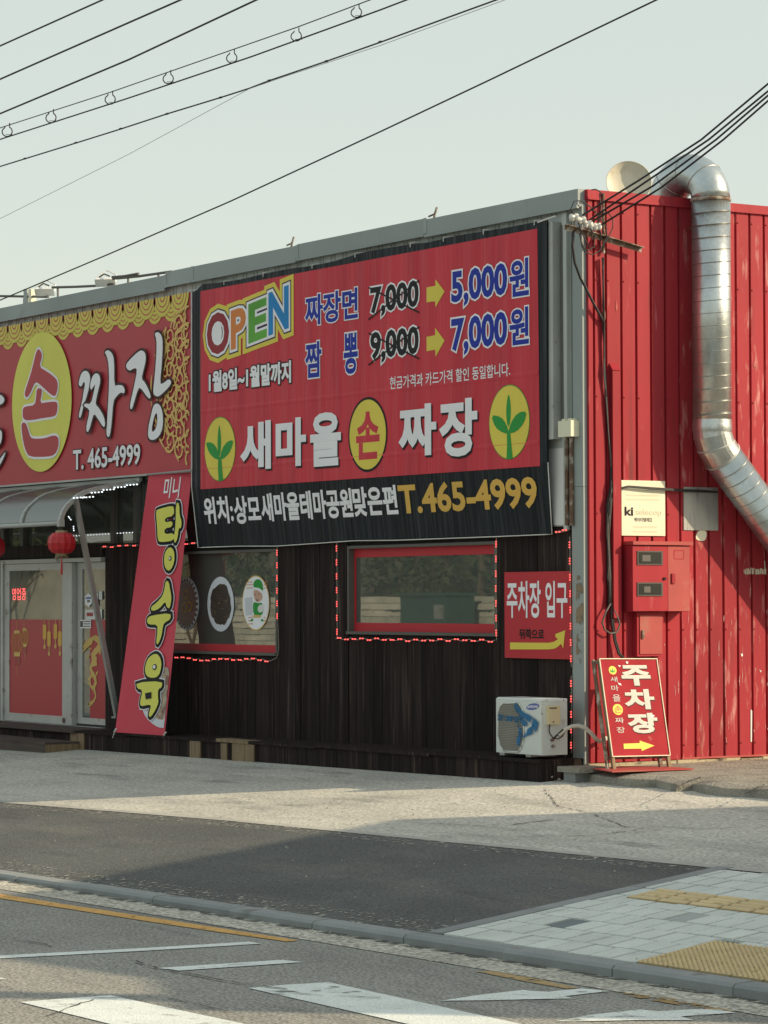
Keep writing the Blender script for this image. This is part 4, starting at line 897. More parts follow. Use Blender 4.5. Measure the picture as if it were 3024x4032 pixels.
# brush letters
k = 0
for loops in ([[(660, 1040), (680, 975), (710, 950), (740, 965), (755, 1010), (745, 1090), (720, 1180), (700, 1235), (678, 1330), (665, 1342), (658, 1320), (688, 1200), (700, 1120), (712, 1060), (700, 1040), (682, 1085), (660, 1075)]],
              [[(755, 1062), (775, 1000), (800, 972), (832, 985), (840, 1040), (826, 1100), (806, 1180), (800, 1230), (830, 1260), (870, 1330), (880, 1400), (864, 1418), (825, 1355), (788, 1300), (770, 1360), (745, 1450), (725, 1455), (725, 1400), (752, 1290), (740, 1262), (700, 1240), (715, 1220), (762, 1228), (788, 1120), (798, 1060), (780, 1090), (760, 1115)]],
              [[(866, 805), (892, 782), (930, 810), (946, 870), (946, 1080), (975, 1070), (1015, 1072), (1034, 1110), (1026, 1142), (1000, 1128), (962, 1165), (938, 1205), (925, 1380), (912, 1480), (896, 1500), (880, 1470), (892, 1300), (905, 1050), (900, 900), (885, 830)]],
              [[(1042, 920), (1060, 880), (1150, 792), (1185, 788), (1207, 820), (1206, 880), (1188, 950), (1172, 1020), (1202, 1050), (1240, 1130), (1249, 1180), (1225, 1178), (1160, 1085), (1140, 1115), (1115, 1200), (1096, 1268), (1078, 1265), (1080, 1220), (1112, 1080), (1138, 945), (1118, 930), (1070, 958)]],
              [[(1281, 650), (1310, 636), (1342, 665), (1350, 740), (1342, 900), (1326, 1060), (1350, 1060), (1402, 1018), (1422, 1050), (1396, 1092), (1346, 1142), (1310, 1168), (1275, 1152), (1271, 1110), (1284, 1000), (1299, 800), (1298, 700)]],
              [[(1290, 1218), (1320, 1233), (1341, 1290), (1346, 1380), (1331, 1460), (1290, 1512), (1245, 1522), (1221, 1492), (1224, 1420), (1244, 1330), (1264, 1240)], [(1295, 1290), (1300, 1370), (1285, 1430), (1262, 1455), (1252, 1440), (1258, 1390), (1275, 1320)]],
              [[(-60, 1140), (0, 1150), (30, 1153), (57, 1190), (30, 1232), (-60, 1245)]], [[(-60, 1420), (0, 1440), (32, 1440), (36, 1500), (20, 1560), (-60, 1600)]], [[(-40, 1740), (30, 1650), (62, 1608), (40, 1672), (12, 1722), (-40, 1790)]],
              [[(-330, 780), (-280, 770), (-260, 900), (-250, 1300), (-300, 1320), (-330, 1100)]]):
    k += 1; outlined('lettering', pl, [uvpts(pl, A, l) for l in loops], ls, X['white'], X['brownblk'], .030, .020 + .0055 * (k % 3), 1)
text(pl, 'T. 465-4999', A, (603, 1768), (1152, 1545), [(X['white'], .022, .012), (X['brownblk'], .06, .010)], ls)

# ================================================================== BIG BANNER
YB = -.135
ban = thing('banner', 'large red and black vinyl banner announcing opening prices', 'banner', (-4.1, YB, 2.1))
osb = thing('sign_box', 'old grey sign box behind the large banner, its pale right edge showing', 'sign box', (-4, -.06, 2.9))
bxr = FP(-.10).hit(Cc(1441, 200))[0]; bz0 = FP(-.1).hit(Ez(1440, 515))[1]; bz1 = FP(-.1).hit(Cc(1415, 45))[1]
MB().box((-7.6, -.095, bz0), (bxr - .03, -.02, bz1)).build('housing', X['grey'], osb)
MB().box((bxr - .10, -.118, bz0), (bxr, -.03, bz1 + .0)).build('edge_profile', X['alu'], osb)
pb = FP(YB)
foldz = 2.84
pbl = pb.hit(D(172, 1352)); 
# lower flap leans back to the wall
flap = Pl((0, YB, foldz), (1, 0, 0), (0, .10, -(foldz - 2.05)))
flap = Pl((0, YB, foldz), (1, 0, 0), (0, -.10 / (foldz - 2.05), 1))
bxl = pb.hit(B(122, 520))[0]; bxR = pb.hit(Cc(1392, 300))[0]
topl = [pb.hit(p) for p in (B(120, 520), B(165, 495), B(200, 452), B(380, 437), B(520, 413), B(700, 370), B(900, 328), B(1100, 303), B(1270, 268), B(1450, 212), B(1580, 180), Cc(400, 205), Cc(510, 195), Cc(640, 165), Cc(760, 138), Cc(930, 112), Cc(1110, 82), Cc(1300, 45), Cc(1440, 16), Cc(1458, 14))]
def topz(u):
    for a, b in zip(topl, topl[1:]):
        if a[0] <= u <= b[0]: return a[1] + (b[1] - a[1]) * (u - a[0]) / max(b[0] - a[0], 1e-6)
    return topl[0][1] if u < topl[0][0] else topl[-1][1]
r0 = pb.hit(B(186, 512)); r1 = pb.hit(Cc(1320, 92)); rb0 = pb.hit(D(192, 885)); rb1 = pb.hit(Ez(1340, 710))
botl = [flap.hit(p) for p in (D(170, 1352), D(500, 1340), D(810, 1340), D(1100, 1320), Ez(0, 1243), Ez(300, 1240), Ez(700, 1225), Ez(1050, 1212), Ez(1430, 1195))]
mb = MB(); nn = 60; top = []; fold = []; bot = []
def botv(u):
    for a, b in zip(botl, botl[1:]):
        if a[0] <= u <= b[0]: return a[1] + (b[1] - a[1]) * (u - a[0]) / max(b[0] - a[0], 1e-6)
    return botl[0][1] if u < botl[0][0] else botl[-1][1]
xLb, xRb = botl[0][0], botl[-1][0]; xLt, xRt = topl[0][0], bxR
for i in range(nn + 1):
    t = i / nn; xt = xLt + (xRt - xLt) * t; xb_ = xLb + (xRb - xLb) * t
    zt = topz(xt); v_ = botv(xb_)
    top.append(V3((xt, YB - .0, zt))); fold.append(V3(((xt * .75 + xb_ * .25), YB, foldz))); bot.append(flap.at(xb_, v_))
for arr in (fold, bot): pass
bk_ = [p + V3((0, .012, 0)) for p in top + fold + bot]
mb.add(top + fold + bot + bk_, [(nn + 1 + i, nn + 2 + i, i + 1, i) for i in range(nn)] + [(2 * nn + 2 + i, 2 * nn + 3 + i, nn + 2 + i, nn + 1 + i) for i in range(nn)] +
       [(3 * nn + 3 + i, 3 * nn + 4 + i, 4 * nn + 5 + i, 4 * nn + 4 + i) for i in range(nn)] + [(4 * nn + 4 + i, 4 * nn + 5 + i, 5 * nn + 6 + i, 5 * nn + 5 + i) for i in range(nn)] + [(i, i + 1, 3 * nn + 4 + i, 3 * nn + 3 + i) for i in range(nn)])
mb.build('cloth', X['banblk'], ban)
poly('red_field', pb, [[r0, (r0[0], rb0[1]), (rb1[0], rb1[1]), (r1[0], r1[1])]], X['banred'], ban, .002)
# creases: two slightly raised fold lines
for zz, (z, a, b) in enumerate([(D, (180, 250), (1650, 78)), (D, (180, 690), (1650, 640))]):
    ua, ub = pb.hit(z(*a)), pb.hit(z(*b)); vv = (ua[1] + ub[1]) / 2; c = MB()
    c.add([V3((r0[0] + .02, YB - .0022, vv + .02)), V3((rb1[0] - .02, YB - .0022, vv + .02)), V3((rb1[0] - .02, YB - .0065, vv)), V3((r0[0] + .02, YB - .0065, vv)), V3((r0[0] + .02, YB - .0022, vv - .035)), V3((rb1[0] - .02, YB - .0022, vv - .035))], [(3, 2, 1, 0), (4, 5, 2, 3)])
    c.build('fold_crease', X['banred'], ban, smooth=True)
tp = FP(YB)
L1, L2, L3, L4 = .0085, .0075, .0065, .0055
for s, bl, tr, c, sh in [('O', (243, 1040), (425, 668), 'ored', 0), ('P', (440, 982), (562, 640), 'oorange', .1), ('E', (583, 925), (733, 575), 'ogreen', .12), ('N', (747, 858), (912, 478), 'oblue', .12)]:
    text(tp, s, B, bl, tr, [(X[c], .035, L1 + .002), (X['white'], .085, L2 + .0015), (X['purple'], .11, L3 + .0008), (X['yellow'], .19, L4)], ban, shear=sh)
poly('lettering_counter', tp, [ell(tp, B, 284, 757, 366, 960, 30)], X['white'], ban, .0093)
BL = [(X['blue'], .028, L1), (X['white'], .065, L2)]
text(tp, '짜장면', B, (1045, 800), (1475, 478), BL, ban); text(tp, '짬', B, (1047, 1225), (1178, 915), BL, ban); text(tp, '뽕', B, (1360, 1195), (1475, 845), BL, ban)
KB = [(X['black'], .036, L1), (X['white'], .085, L2)]
text(tp, '7,000', Cc, (112, 745), (463, 460), KB, ban); text(tp, '9,000', Cc, (112, 1080), (463, 795), KB, ban)
mb = MB()
for a, b, c_, d_ in [((100, 520), (467, 702), (98, 752), (468, 468)), ((100, 852), (467, 1037), (98, 1082), (468, 805))]:
    ribbon(mb, tp, uvpts(tp, Cc, [a, b]), .017, .0105); ribbon(mb, tp, uvpts(tp, Cc, [c_, d_]), .017, .0112)
mb.build('strike_print', X['black'], ban)
for q in ([(519, 520), (583, 508), (583, 460), (650, 548), (583, 665), (581, 620), (519, 628)], [(519, 878), (581, 866), (581, 812), (650, 905), (585, 1022), (581, 972), (519, 982)]): poly('arrow_print', tp, [uvpts(tp, Cc, q)], X['yellow'], ban, .006)
B2 = [(X['blue'], .036, L1), (X['white'], .08, L2)]
text(tp, '5,000', Cc, (700, 672), (1105, 335), B2, ban); text(tp, '원', Cc, (1122, 595), (1262, 300), BL, ban)
text(tp, '7,000', Cc, (700, 1025), (1105, 688), B2, ban); text(tp, '원', Cc, (1122, 945), (1262, 655), BL, ban)
text(tp, '현금가격과 카드가격 할인 동일합니다.', Cc, (252, 1262), (1125, 1062), [(X['white'], .012, .006)], ban)
text(tp, '1월8일~1월말까지', B, (258, 1343), (930, 1075), [(X['white'], .042, L1), (X['black'], .10, L2)], ban)
def sprout(z, b, leaves, par, pl_, d=.005):
    poly('sprout_print_rim', pl_, [ell(pl_, z, *b)], X['green'], par, d)
    e_ = ell(pl_, z, *b); cu = sum(p[0] for p in e_) / len(e_); cv = sum(p[1] for p in e_) / len(e_)
    poly('sprout_print_disc', pl_, [[(cu + (u - cu) * .975, cv + (v - cv) * .975) for u, v in e_]], X['yellow'], par, d + .0012)
    for i, l in enumerate(leaves): poly('sprout_print', pl_, [smoothpts(uvpts(pl_, z, l), 1 if i < 3 else 0)], X['green'], par, d + .0024 + i * .0005)
sprout(D, (222, 292, 475, 820), [[(343, 345), (357, 430), (360, 520), (350, 610), (335, 610), (328, 510), (332, 430)], [(234, 500), (290, 503), (332, 560), (348, 645), (305, 635), (262, 590), (243, 540)], [(460, 482), (410, 492), (368, 550), (342, 645), (385, 632), (428, 585), (450, 530)], [(336, 620), (359, 620), (376, 812), (352, 819), (338, 812), (333, 700)]], ban, tp)
sprout(Ez, (972, 118, 1268, 662), [[(1115, 175), (1132, 260), (1132, 340), (1122, 420), (1107, 420), (1096, 330), (1101, 250)], [(987, 338), (1062, 352), (1102, 410), (1118, 475), (1075, 470), (1017, 430)], [(1250, 310), (1180, 322), (1128, 400), (1114, 475), (1172, 462), (1228, 400)], [(1103, 450), (1126, 450), (1145, 650), (1122, 661), (1101, 654), (1105, 560)]], ban, tp)
for s, z, bl, tr in [('새', D, (515, 735), (765, 318)), ('마', D, (805, 708), (1052, 290)), ('을', D, (1087, 705), (1337, 243)), ('짜', Ez, (317, 648), (590, 248)), ('장', Ez, (612, 652), (888, 208))]:
    text(tp, s, z, bl, tr, [(X['white'], .038, L1), (X['black'], .042, L2, .016, -.02)], ban)
e0_ = FP(YB); a_ = e0_.hit((1373, 1711)); b_ = e0_.hit((1527, 1711)); t_ = e0_.hit((1450, 1563)); q_ = e0_.hit((1450, 1859)); cu = (a_[0] + b_[0]) / 2; cv = (t_[1] + q_[1]) / 2; ru = (b_[0] - a_[0]) / 2; rv = (t_[1] - q_[1]) / 2
for k_, mt, d in ((1, 'black', .005), (.93, 'yellow', .0062)): poly('emblem_print', tp, [[(cu + ru * k_ * math.cos(t * math.pi / 28), cv + rv * k_ * math.sin(t * math.pi / 28)) for t in range(56)]], X[mt], ban, d)
text(tp, '손', Ez, (8, 668), (178, 305), [(X['banred'], .035, L2)], ban)
WL = [(X['white'], .034, .005)]
text(flap, '위치:', D, (228, 1172), (440, 935), WL, ban); text(flap, '상모', D, (475, 1170), (665, 930), WL, ban); text(flap, '새마을테마공원', D, (695, 1150), (1415, 873), WL, ban)
text(flap, '맞은편', zm(0, 0, 1), (D(1445, 1110)[0], D(1445, 1110)[1]), Ez(293, 845), WL, ban)
text(flap, 'T.465-4999', Ez, (328, 1062), (1308, 780), [(X['gold'], .030, .005)], ban)
# hem rope round the left, bottom and right edge, ties on top
rp_ = [top[0] + V3((-.012, -.004, 0)), fold[0] + V3((-.012, -.004, 0))] + [p + V3((0, -.006, -.012)) for p in bot] + [fold[-1] + V3((.012, -.004, 0))]
MB().tube(rp_, .006, 5).build('hem_rope', X['rope'], ban, smooth=True)
for i in range(3, len(topl) - 1, 2):
    u, v = topl[i]; MB().tube([V3((u, YB - .005, v - .03)), V3((u + .01, YB - .012, v + .01)), V3((u + .02, -.03, v + .03))], .006, 5).build('tie', X['rope'], ban)
MB().tube([V3((topl[-1][0] - .3, YB - .004, topl[-1][1] - .01)), V3((topl[-1][0], YB - .01, topl[-1][1] + .015))], .008, 5).build('tie', X['rope'], ban)

# ================================================================== PARKING ENTRANCE SIGN
ps = thing('parking_sign', 'red parking entrance board with bent yellow arrow on the plank wall', 'sign', (-.7, -.03, 1.2))
pp = FP(-.030); q = uvpts(pp, H, [(1168, 853), (1580, 858), (1575, 315), (1160, 321)])
a = (q[0][0] + q[3][0]) / 2; b = (q[1][0] + q[2][0]) / 2
MB().box((a, -.030, q[0][1]), (b, -.005, q[3][1])).build('board', X['pbred'], ps)
for s, bl, tr in (('주차장', (1180, 605), (1390, 374)), ('입구', (1420, 605), (1556, 374))): text(pp, s, H, bl, tr, [(X['white'], .022, .003)], ps)
text(pp, '뒤쪽으로', H, (1256, 737), (1410, 675), [(X['black'], .03, .003)], ps)
poly('arrow_print', pp, [uvpts(pp, H, [(1200, 758), (1440, 760), (1478, 752), (1497, 737), (1482, 722), (1482, 706), (1543, 682), (1530, 795), (1517, 766), (1500, 782), (1478, 796), (1440, 801), (1200, 801)])], X['yellow'], ps, .003)

# ================================================================== HANGING CLOTH BANNER
tl = F(Fz(1080, 35), -.13); trr = F(Fz(1395, 5), -.13); bl_ = S(Fz(835, 1905), tl.x); br_ = S(Fz(1195, 1930), trr.x)
hb = thing('hanging_banner', 'narrow red cloth banner with large yellow letters, tied to the ground beside the big banner', 'banner', (-8.0, -.4, -.2))
hp = Pl(bl_, br_ - bl_, tl - bl_)
wv, hv = (br_ - bl_).length, (tl - bl_).length; top_uv = hp.hit(Fz(1080, 35)), hp.hit(Fz(1395, 5)); mb = MB(); nr = 40; vs = []
for j in range(nr + 1):
    t = j / nr; pinch = 1 + .03 * math.sin(t * math.pi) * -1
    for i in range(7):
        s = i / 6; bu = [(0, 0), (wv, 0), top_uv[1], top_uv[0]]
        ua = (bu[0][0] * (1 - s) + bu[1][0] * s) * (1 - t) + (bu[3][0] * (1 - s) + bu[2][0] * s) * t; va = (bu[3][1] * (1 - s) + bu[2][1] * s) * t
        vs.append(hp.at(ua, va, -.010 * math.sin(s * math.pi) * math.sin(t * math.pi)))
mb.add(vs, [(j * 7 + i, j * 7 + i + 1, (j + 1) * 7 + i + 1, (j + 1) * 7 + i) for j in range(nr) for i in range(6)])
mb.build('cloth', X['cloth'], hb, smooth=True)
# food picture printed in the lower right corner
def hedge(pts): return uvpts(hp, Fz, pts)
rx = lambda y: 1190 + (1930 - y) * .1062
poly('food_print', hp, [smoothpts(hedge([(1195, 1875), (1150, 1870), (1090, 1830), (1045, 1770), (1030, 1700), (1060, 1640), (rx(1640) - 4, 1640), (rx(1700) - 4, 1700), (rx(1800) - 4, 1800), (rx(1870) - 4, 1870)]), 1)], X['plate_w'], hb, .006)
poly('food_print', hp, [smoothpts(hedge([(1100, 1790), (1060, 1730), (1075, 1600), (1140, 1480), (1190, 1430), (rx(1440) - 5, 1440), (rx(1600) - 5, 1600), (rx(1800) - 5, 1800), (1180, 1820)]), 1)], X['meat'], hb, .008)
text(hp, '미니', Fz, (1185, 208), (1318, 50), [(X['white'], .015, .006)], hb)
HL = dict(face=X['yellowb'], line=X['black'])
def hl(loops, k):
    lp = [smoothpts(hedge(l), 1) for l in loops]
    poly('lettering_halo', hp, [offs(lp[0], .048)], X['white'], hb, .010 + k * .0008)
    poly('lettering_outline', hp, [offs(lp[0], .036)], X['black'], hb, .0135 + k * .0008)
    poly('lettering', hp, lp, X['yellowb'], hb, .020 + k * .0008)
hl([[(1140, 300), (1165, 285), (1260, 262), (1275, 280), (1272, 335), (1210, 350), (1208, 385), (1262, 372), (1262, 415), (1205, 428), (1205, 470), (1275, 460), (1275, 515), (1180, 528), (1155, 515), (1150, 400)]], 0)
hl([[(1288, 240), (1312, 245), (1315, 335), (1330, 375), (1326, 425), (1308, 425), (1300, 500), (1280, 540), (1272, 500), (1286, 400)]], 1)
hl([[(1240, 560), (1272, 580), (1280, 640), (1268, 700), (1240, 738), (1212, 720), (1200, 665), (1208, 600)]], 2)
hl([[(1215, 805), (1238, 815), (1248, 880), (1258, 930), (1245, 1010), (1222, 1000), (1212, 955), (1170, 1010), (1115, 1030), (1105, 1000), (1150, 965), (1190, 920), (1205, 870)]], 3)
hl([[(1085, 1075), (1110, 1060), (1250, 1040), (1252, 1085), (1210, 1110), (1196, 1130), (1185, 1210), (1160, 1270), (1145, 1262), (1155, 1180), (1155, 1125), (1090, 1125), (1078, 1100)]], 4)
hl([[(1150, 1335), (1180, 1370), (1186, 1430), (1165, 1500), (1120, 1515), (1075, 1500), (1062, 1450), (1080, 1380), (1115, 1345)]], 5)
hl([[(1003, 1545), (1190, 1535), (1190, 1580), (1160, 1595), (1160, 1660), (1165, 1690), (1140, 1750), (1105, 1800), (1090, 1785), (1110, 1720), (1100, 1705), (1035, 1720), (1028, 1690), (1050, 1600), (1008, 1590)]], 6)
for z_, b in (((1240, 628, 1258, 662), 'black'), ((1122, 1412, 1152, 1455), 'black'), ((1243, 635, 1255, 655), 'white'), ((1127, 1420, 1146, 1446), 'white')):
    poly('lettering', hp, [ell(hp, Fz, *z_, 20)], X[b], hb, .030 if b == 'black' else .033)
poly('lettering', hp, [hedge([(1070, 1625), (1115, 1615), (1115, 1660), (1075, 1668)])], X['black'], hb, .034)
def ground_pt(p): return GH(p)
for i, (a, b, n_) in enumerate([(bl_, GH(Fz(783, 2030)), 1), (br_, GH(Fz(1180, 2062)), 2)]):
    mid = a.lerp(b, .5) + V3((0, 0, -.01)); MB().tube([a + V3((0, 0, .01)), mid, b + V3((0, 0, .02))], .008, 6).build('tie_rope', X['rope'], hb)
    MB().tube([b + V3((.025 * math.cos(t * .8), 0, .03 + .025 * math.sin(t * .8))) for t in range(9)], .006, 5).build('ground_hook', X['thin'], hb)
    MB().tube([a + V3((-.02, 0, .0)), a + V3((.03, 0, .04))], .012, 5).build('knot', X['rope'], hb)
MB().tube([tl + V3((-.02, -.01, 0)), trr + V3((.02, -.01, 0))], .012, 6).build('top_pole', X['thin'], hb)

# ================================================================== AWNING over the door
Xc = F(Fz(1010, 70)).x
prof = [S(Fz(*p), Xc) for p in [(1010, 88), (900, 98), (800, 116), (700, 138), (620, 162), (565, 190), (520, 230), (485, 265), (462, 300), (447, 340), (440, 375)]]
aw = thing('awning', 'curved smoky plastic awning with pale metal ribs over the door', 'awning', (Xc - 2, 0, 2.4))
def pr_at(dx, dn=0.0): return [V3((p.x + dx, p.y, p.z + dn)) for p in prof]
def ribm(mb, pts, w, h):
    for a_, b_ in zip(pts, pts[1:]): mb.bar(a_, b_, w, h)
sp_ = Xc - F(Fz(160, 385), prof[-1].y).x
for k in range(6):
    mb = MB(); ribm(mb, pr_at(-k * sp_), .05, .05); mb.build('rib', X['alu'], aw)
    if k < 5:
        a_ = pr_at(-k * sp_ - .025, .012); b_ = pr_at(-(k + 1) * sp_ + .025, .012); n = len(a_)
        MB().add(a_ + b_ + [p - V3((0, 0, .006)) for p in a_ + b_], [(i, i + 1, n + i + 1, n + i) for i in range(n - 1)] + [(3 * n + i, 3 * n + i + 1, 2 * n + i + 1, 2 * n + i) for i in range(n - 1)]).build('panel', X['smoke'], aw, smooth=True)
pe = prof[-1]
MB().tube([pe + V3((.02, 0, -.02)), pe + V3((-6, 0, -.02))], .028, 10).build('front_rail', X['alu'], aw, smooth=True)
MB().box((pe.x - .03, pe.y - .035, pe.z - .06), (pe.x + .035, pe.y + .035, pe.z + .02)).build('end_bracket', X['alu'], aw)
MB().box((Xc - 6, -.05, prof[0].z - .0), (Xc + .1, -.01, prof[0].z + .05)).build('wall_rail', X['alu'], aw)
# brace
t0 = S(Fz(548, 212), Xc + .03); b0 = F(Fz(850, 1790), YP + .05)
brc = thing('brace', 'leaning grey metal brace from awning end down to the plinth', 'brace', b0)
MB().bar(t0, b0, .055, .055, up=(1, 0, 0)).build('post', X['plate'], brc)
MB().box(b0 + V3((-.05, -.05, -.02)), b0 + V3((.05, .05, .0))).build('foot_plate', X['plate'], brc)
# white light string under the awning
BM = {}
def bulb(parent, p, r, mt, sc=(1, 1, 1)):
    if mt.name not in BM:
        mb = MB().lathe((0, 0, 0), (0, 0, 1), [(0, -1), (.7, -.7), (1, 0), (.7, .7), (0, 1)], 6); me = bpy.data.meshes.new('bulb'); me.from_pydata([tuple(v) for v in mb.v], [], mb.f); me.materials.append(mt); BM[mt.name] = me
    o = bpy.data.objects.new('bulb', BM[mt.name]); COL.objects.link(o); o.parent = parent; o.location = V3(p) - rootloc(parent); o.scale = (r * sc[0], r * sc[1], r * sc[2]); return o
ws = thing('light_string', 'white LED string curling under the awning end and along the upper window', 'string lights', (Xc, -.4, 2.3))
pts = [S(Fz(*p), Xc + .04) for p in [(960, 105), (870, 122), (790, 140), (705, 160), (640, 195), (575, 198)]]
MB().tube(pts, .004, 4).build('wire', X['wirep'], ws)
for a_ in pts:
    for k in range(4): bulb(ws, a_ + V3((0, .045 * k - .07, -.012 + .004 * k)), .009, X['ledwhite'], (1, 1.6, 1))
for p in [(498, 340), (505, 350), (514, 362), (534, 412), (534, 426), (536, 440)]: bulb(ws, S(Fz(*p), Xc + .02), .008, X['ledwhite'])
q0 = F(Fz(535, 480), .05); q1 = F(Fz(1030, 450), .05); MB().tube([q0, q1], .004, 4).build('wire', X['wirep'], ws)
for k in range(24): bulb(ws, q0.lerp(q1, k / 23), .008, X['ledwhite'], (1.5, 1, .8))

# ================================================================== LANTERNS
def lantern(c, label):
    t = thing('paper_lantern', label, 'lantern', c, 'red lanterns hanging under the awning')
    r = .165; n = 24; mb = MB(); prof_ = [(.065, .125), (.11, .115), (.15, .07), (r, .0), (.15, -.07), (.11, -.115), (.065, -.125)]
    b0_ = 0
    for (rr_, h) in prof_:
        for k in range(n):
            a = 2 * math.pi * k / n; q = rr_ * (1 + .035 * (1 if k % 2 else -1)); mb.v.append(V3(c) + V3((q * math.cos(a), q * math.sin(a), h)))
    for i in range(len(prof_) - 1):
        for k in range(n): k2 = (k + 1) % n; mb.f.append((i * n + k, (i + 1) * n + k, (i + 1) * n + k2, i * n + k2)); mb.m.append(0)
    mb.build('shade', X['lant'], t)
    MB().lathe(c, (0, 0, 1), [(0, .15), (.07, .15), (.075, .12), (0, .12)], 14).build('cap', X['lantgold'], t)
    MB().lathe(c, (0, 0, 1), [(0, -.12), (.075, -.12), (.07, -.15), (0, -.15)], 14).build('cap', X['lantgold'], t)
    MB().tube([V3(c) + V3((0, 0, .15)), V3(c) + V3((0, .0, .30))], .004, 4).build('cord', X['cable2'], t)
    MB().tube([V3(c) + V3((0, 0, -.15)), V3(c) + V3((.0, 0, -.25)), V3(c) + V3((-.008, 0, -.37))], .006, 5, rs=[.003, .012, .016]).build('tassel', X['lant'], t)
    for k in range(14): 
        a = k / 14 * 6.283; MB().tube([V3(c) + V3((.07 * math.cos(a), .07 * math.sin(a), -.14)), V3(c) + V3((.075 * math.cos(a + .2), .075 * math.sin(a + .2), -.185))], .005, 3).build('fringe', X['lantgold'], t)
lantern(S(Fz(448, 532), Xc + .02), 'red paper lantern hanging from the awning corner')
lantern(F(Fz(-60, 560), S(Fz(448, 532), Xc).y), 'red paper lantern further along the awning, cut by the picture edge')

# ================================================================== RED LIGHT STRINGS
def string(label, runs, y=-.045):
    o = thing('light_string', label, 'string lights', F(runs[0][0](*runs[0][1][0]), y), 'red light strings on the plank wall'); rr = random.Random(len(label))
    for z, pts, n, vert in runs:
        g = [F(z(*p), y) for p in pts]; L0 = []; tot = sum((b - a).length for a, b in zip(g, g[1:]))
        def along(t):
            d = t * tot
            for a, b in zip(g, g[1:]):
                l = (b - a).length
                if d <= l: return a.lerp(b, d / l if l else 0)
                d -= l
            return g[-1]
        wire = [along(k / 40) + V3((0, rr.uniform(-.003, .003), (.010 if not vert else 0) * math.sin(k * 1.9))) for k in range(41)]
        MB().tube(wire, .0045, 4).build('wire', X['wirep'], o)
        for k in range(n):
            c = along((k + .5) / n)
            if vert:
                for j in (-1, 0, 1): bulb(o, c + V3((0, -.006, j * .024)), .0078, X['ledred'])
            else:
                for j in (-.5, .5): bulb(o, c + V3((j * .05, -.006, .010 * math.sin((k + .5) / n * 40 * 1.9))), .0078, X['ledred'], (2.2, 1, 1))
    return o
string('red string lights framing the window with the red film border', [(H, [(121, 130), (122, 400), (124, 735)], 7, True), (H, [(115, 735), (380, 738), (600, 745), (850, 742), (1105, 748)], 20, False), (H, [(1114, 100), (1112, 400), (1115, 745)], 7, True)])
string('red string lights under and right of the food sticker window', [(Gz, [(200, 1282), (340, 1284), (520, 1308), (690, 1285), (830, 1303), (950, 1290), (1100, 1310)], 15, False), (Gz, [(1166, 240), (1166, 600), (1169, 950)], 6, True), (Gz, [(1100, 1310), (1160, 1280), (1180, 1200), (1172, 960)], 0, True)])
string('red string lights down the right end of the plank wall beside the grey column', [(H, [(1478, 75), (1560, 58)], 2, False), (H, [(1570, 100), (1574, 400), (1580, 910)], 8, True), (I, [(737, 20), (738, 300), (737, 580)], 5, True)])
string('short red string lights left of the red cloth banner', [(Fz, [(735, 565), (830, 555), (1005, 545)], 5, False), (Fz, [(1330, 542), (1430, 532)], 2, False)])

# ================================================================== AIR CONDITIONER
ax0, ax1, ay0, ay1, az0, az1 = -.775, -.035, -.50, -.205, .083, .618
ac = thing('air_conditioner', 'white outdoor air conditioner unit with blue spray paint on the plinth end', 'air conditioner', (-.4, -.35, .07))
mb = MB(); r = .02
mb.box((ax0, ay0, az0 + .012), (ax1, ay1, az1 - .02)); mb.build('casing', X['acw'], ac)
tp_ = MB(); tp_.add([(ax0 - .003, ay0 - .003, az1 - .02), (ax1 + .003, ay0 - .003, az1 - .02), (ax1 + .003, ay1, az1 - .02), (ax0 - .003, ay1, az1 - .02), (ax0 + .012, ay0 + .014, az1), (ax1 - .004, ay0 + .014, az1), (ax1 - .004, ay1, az1), (ax0 + .012, ay1, az1)], [(4, 5, 6, 7), (0, 1, 5, 4), (1, 2, 6, 5), (2, 3, 7, 6), (3, 0, 4, 7)]); tp_.build('top_cover', X['acw'], ac)
for x_ in (-.68, -.25): MB().box((x_ - .04, ay0 + .0, az0 - .012), (x_ + .04, ay1, az0 + .012)).build('foot', X['plate'], ac)
ap = FP(ay0)
gr = uvpts(ap, W, [(262, 440), (262, 830), (300, 970), (350, 1065), (590, 1080), (640, 1010), (685, 890), (680, 440), (640, 340), (590, 275), (340, 285), (290, 340)])
cu = sum(p[0] for p in gr) / len(gr); cv = sum(p[1] for p in gr) / len(gr)
poly('fan_opening', ap, [gr], X['acdark'], ac, .001)
mb = MB(); ring = offs(gr, .004)
n = len(gr)
for i in range(n):
    a_, b_ = gr[i], gr[(i + 1) % n]; mb.tube([ap.at(*a_, .006), ap.at(*b_, .006)], .007, 6)
mb.build('grille_rim', X['acw'], ac, smooth=True)
umin = min(p[0] for p in gr); umax = max(p[0] for p in gr); vmin = min(p[1] for p in gr); vmax_ = max(p[1] for p in gr)
def cross(val, axis):
    ts = []
    for i in range(n):
        a_, b_ = gr[i], gr[(i + 1) % n]
        if (a_[axis] - val) * (b_[axis] - val) < 0: t = (val - a_[axis]) / (b_[axis] - a_[axis]); ts.append(a_[1 - axis] + t * (b_[1 - axis] - a_[1 - axis]))
    return (min(ts), max(ts)) if len(ts) >= 2 else None
mb = MB()
for k in range(1, 24):
    u = umin + (umax - umin) * k / 24; c = cross(u, 0)
    if c: mb.bar(ap.at(u, c[0], .008), ap.at(u, c[1], .008), .0032, .0032)
for k in range(1, 30):
    v = vmin + (vmax_ - vmin) * k / 30; c = cross(v, 1)
    if c: mb.bar(ap.at(c[0], v, .0105), ap.at(c[1], v, .0105), .003, .003)
mb.build('grille', X['acgrille'], ac, kind='stuff')
mb = MB()                                               # fan blades behind the grille
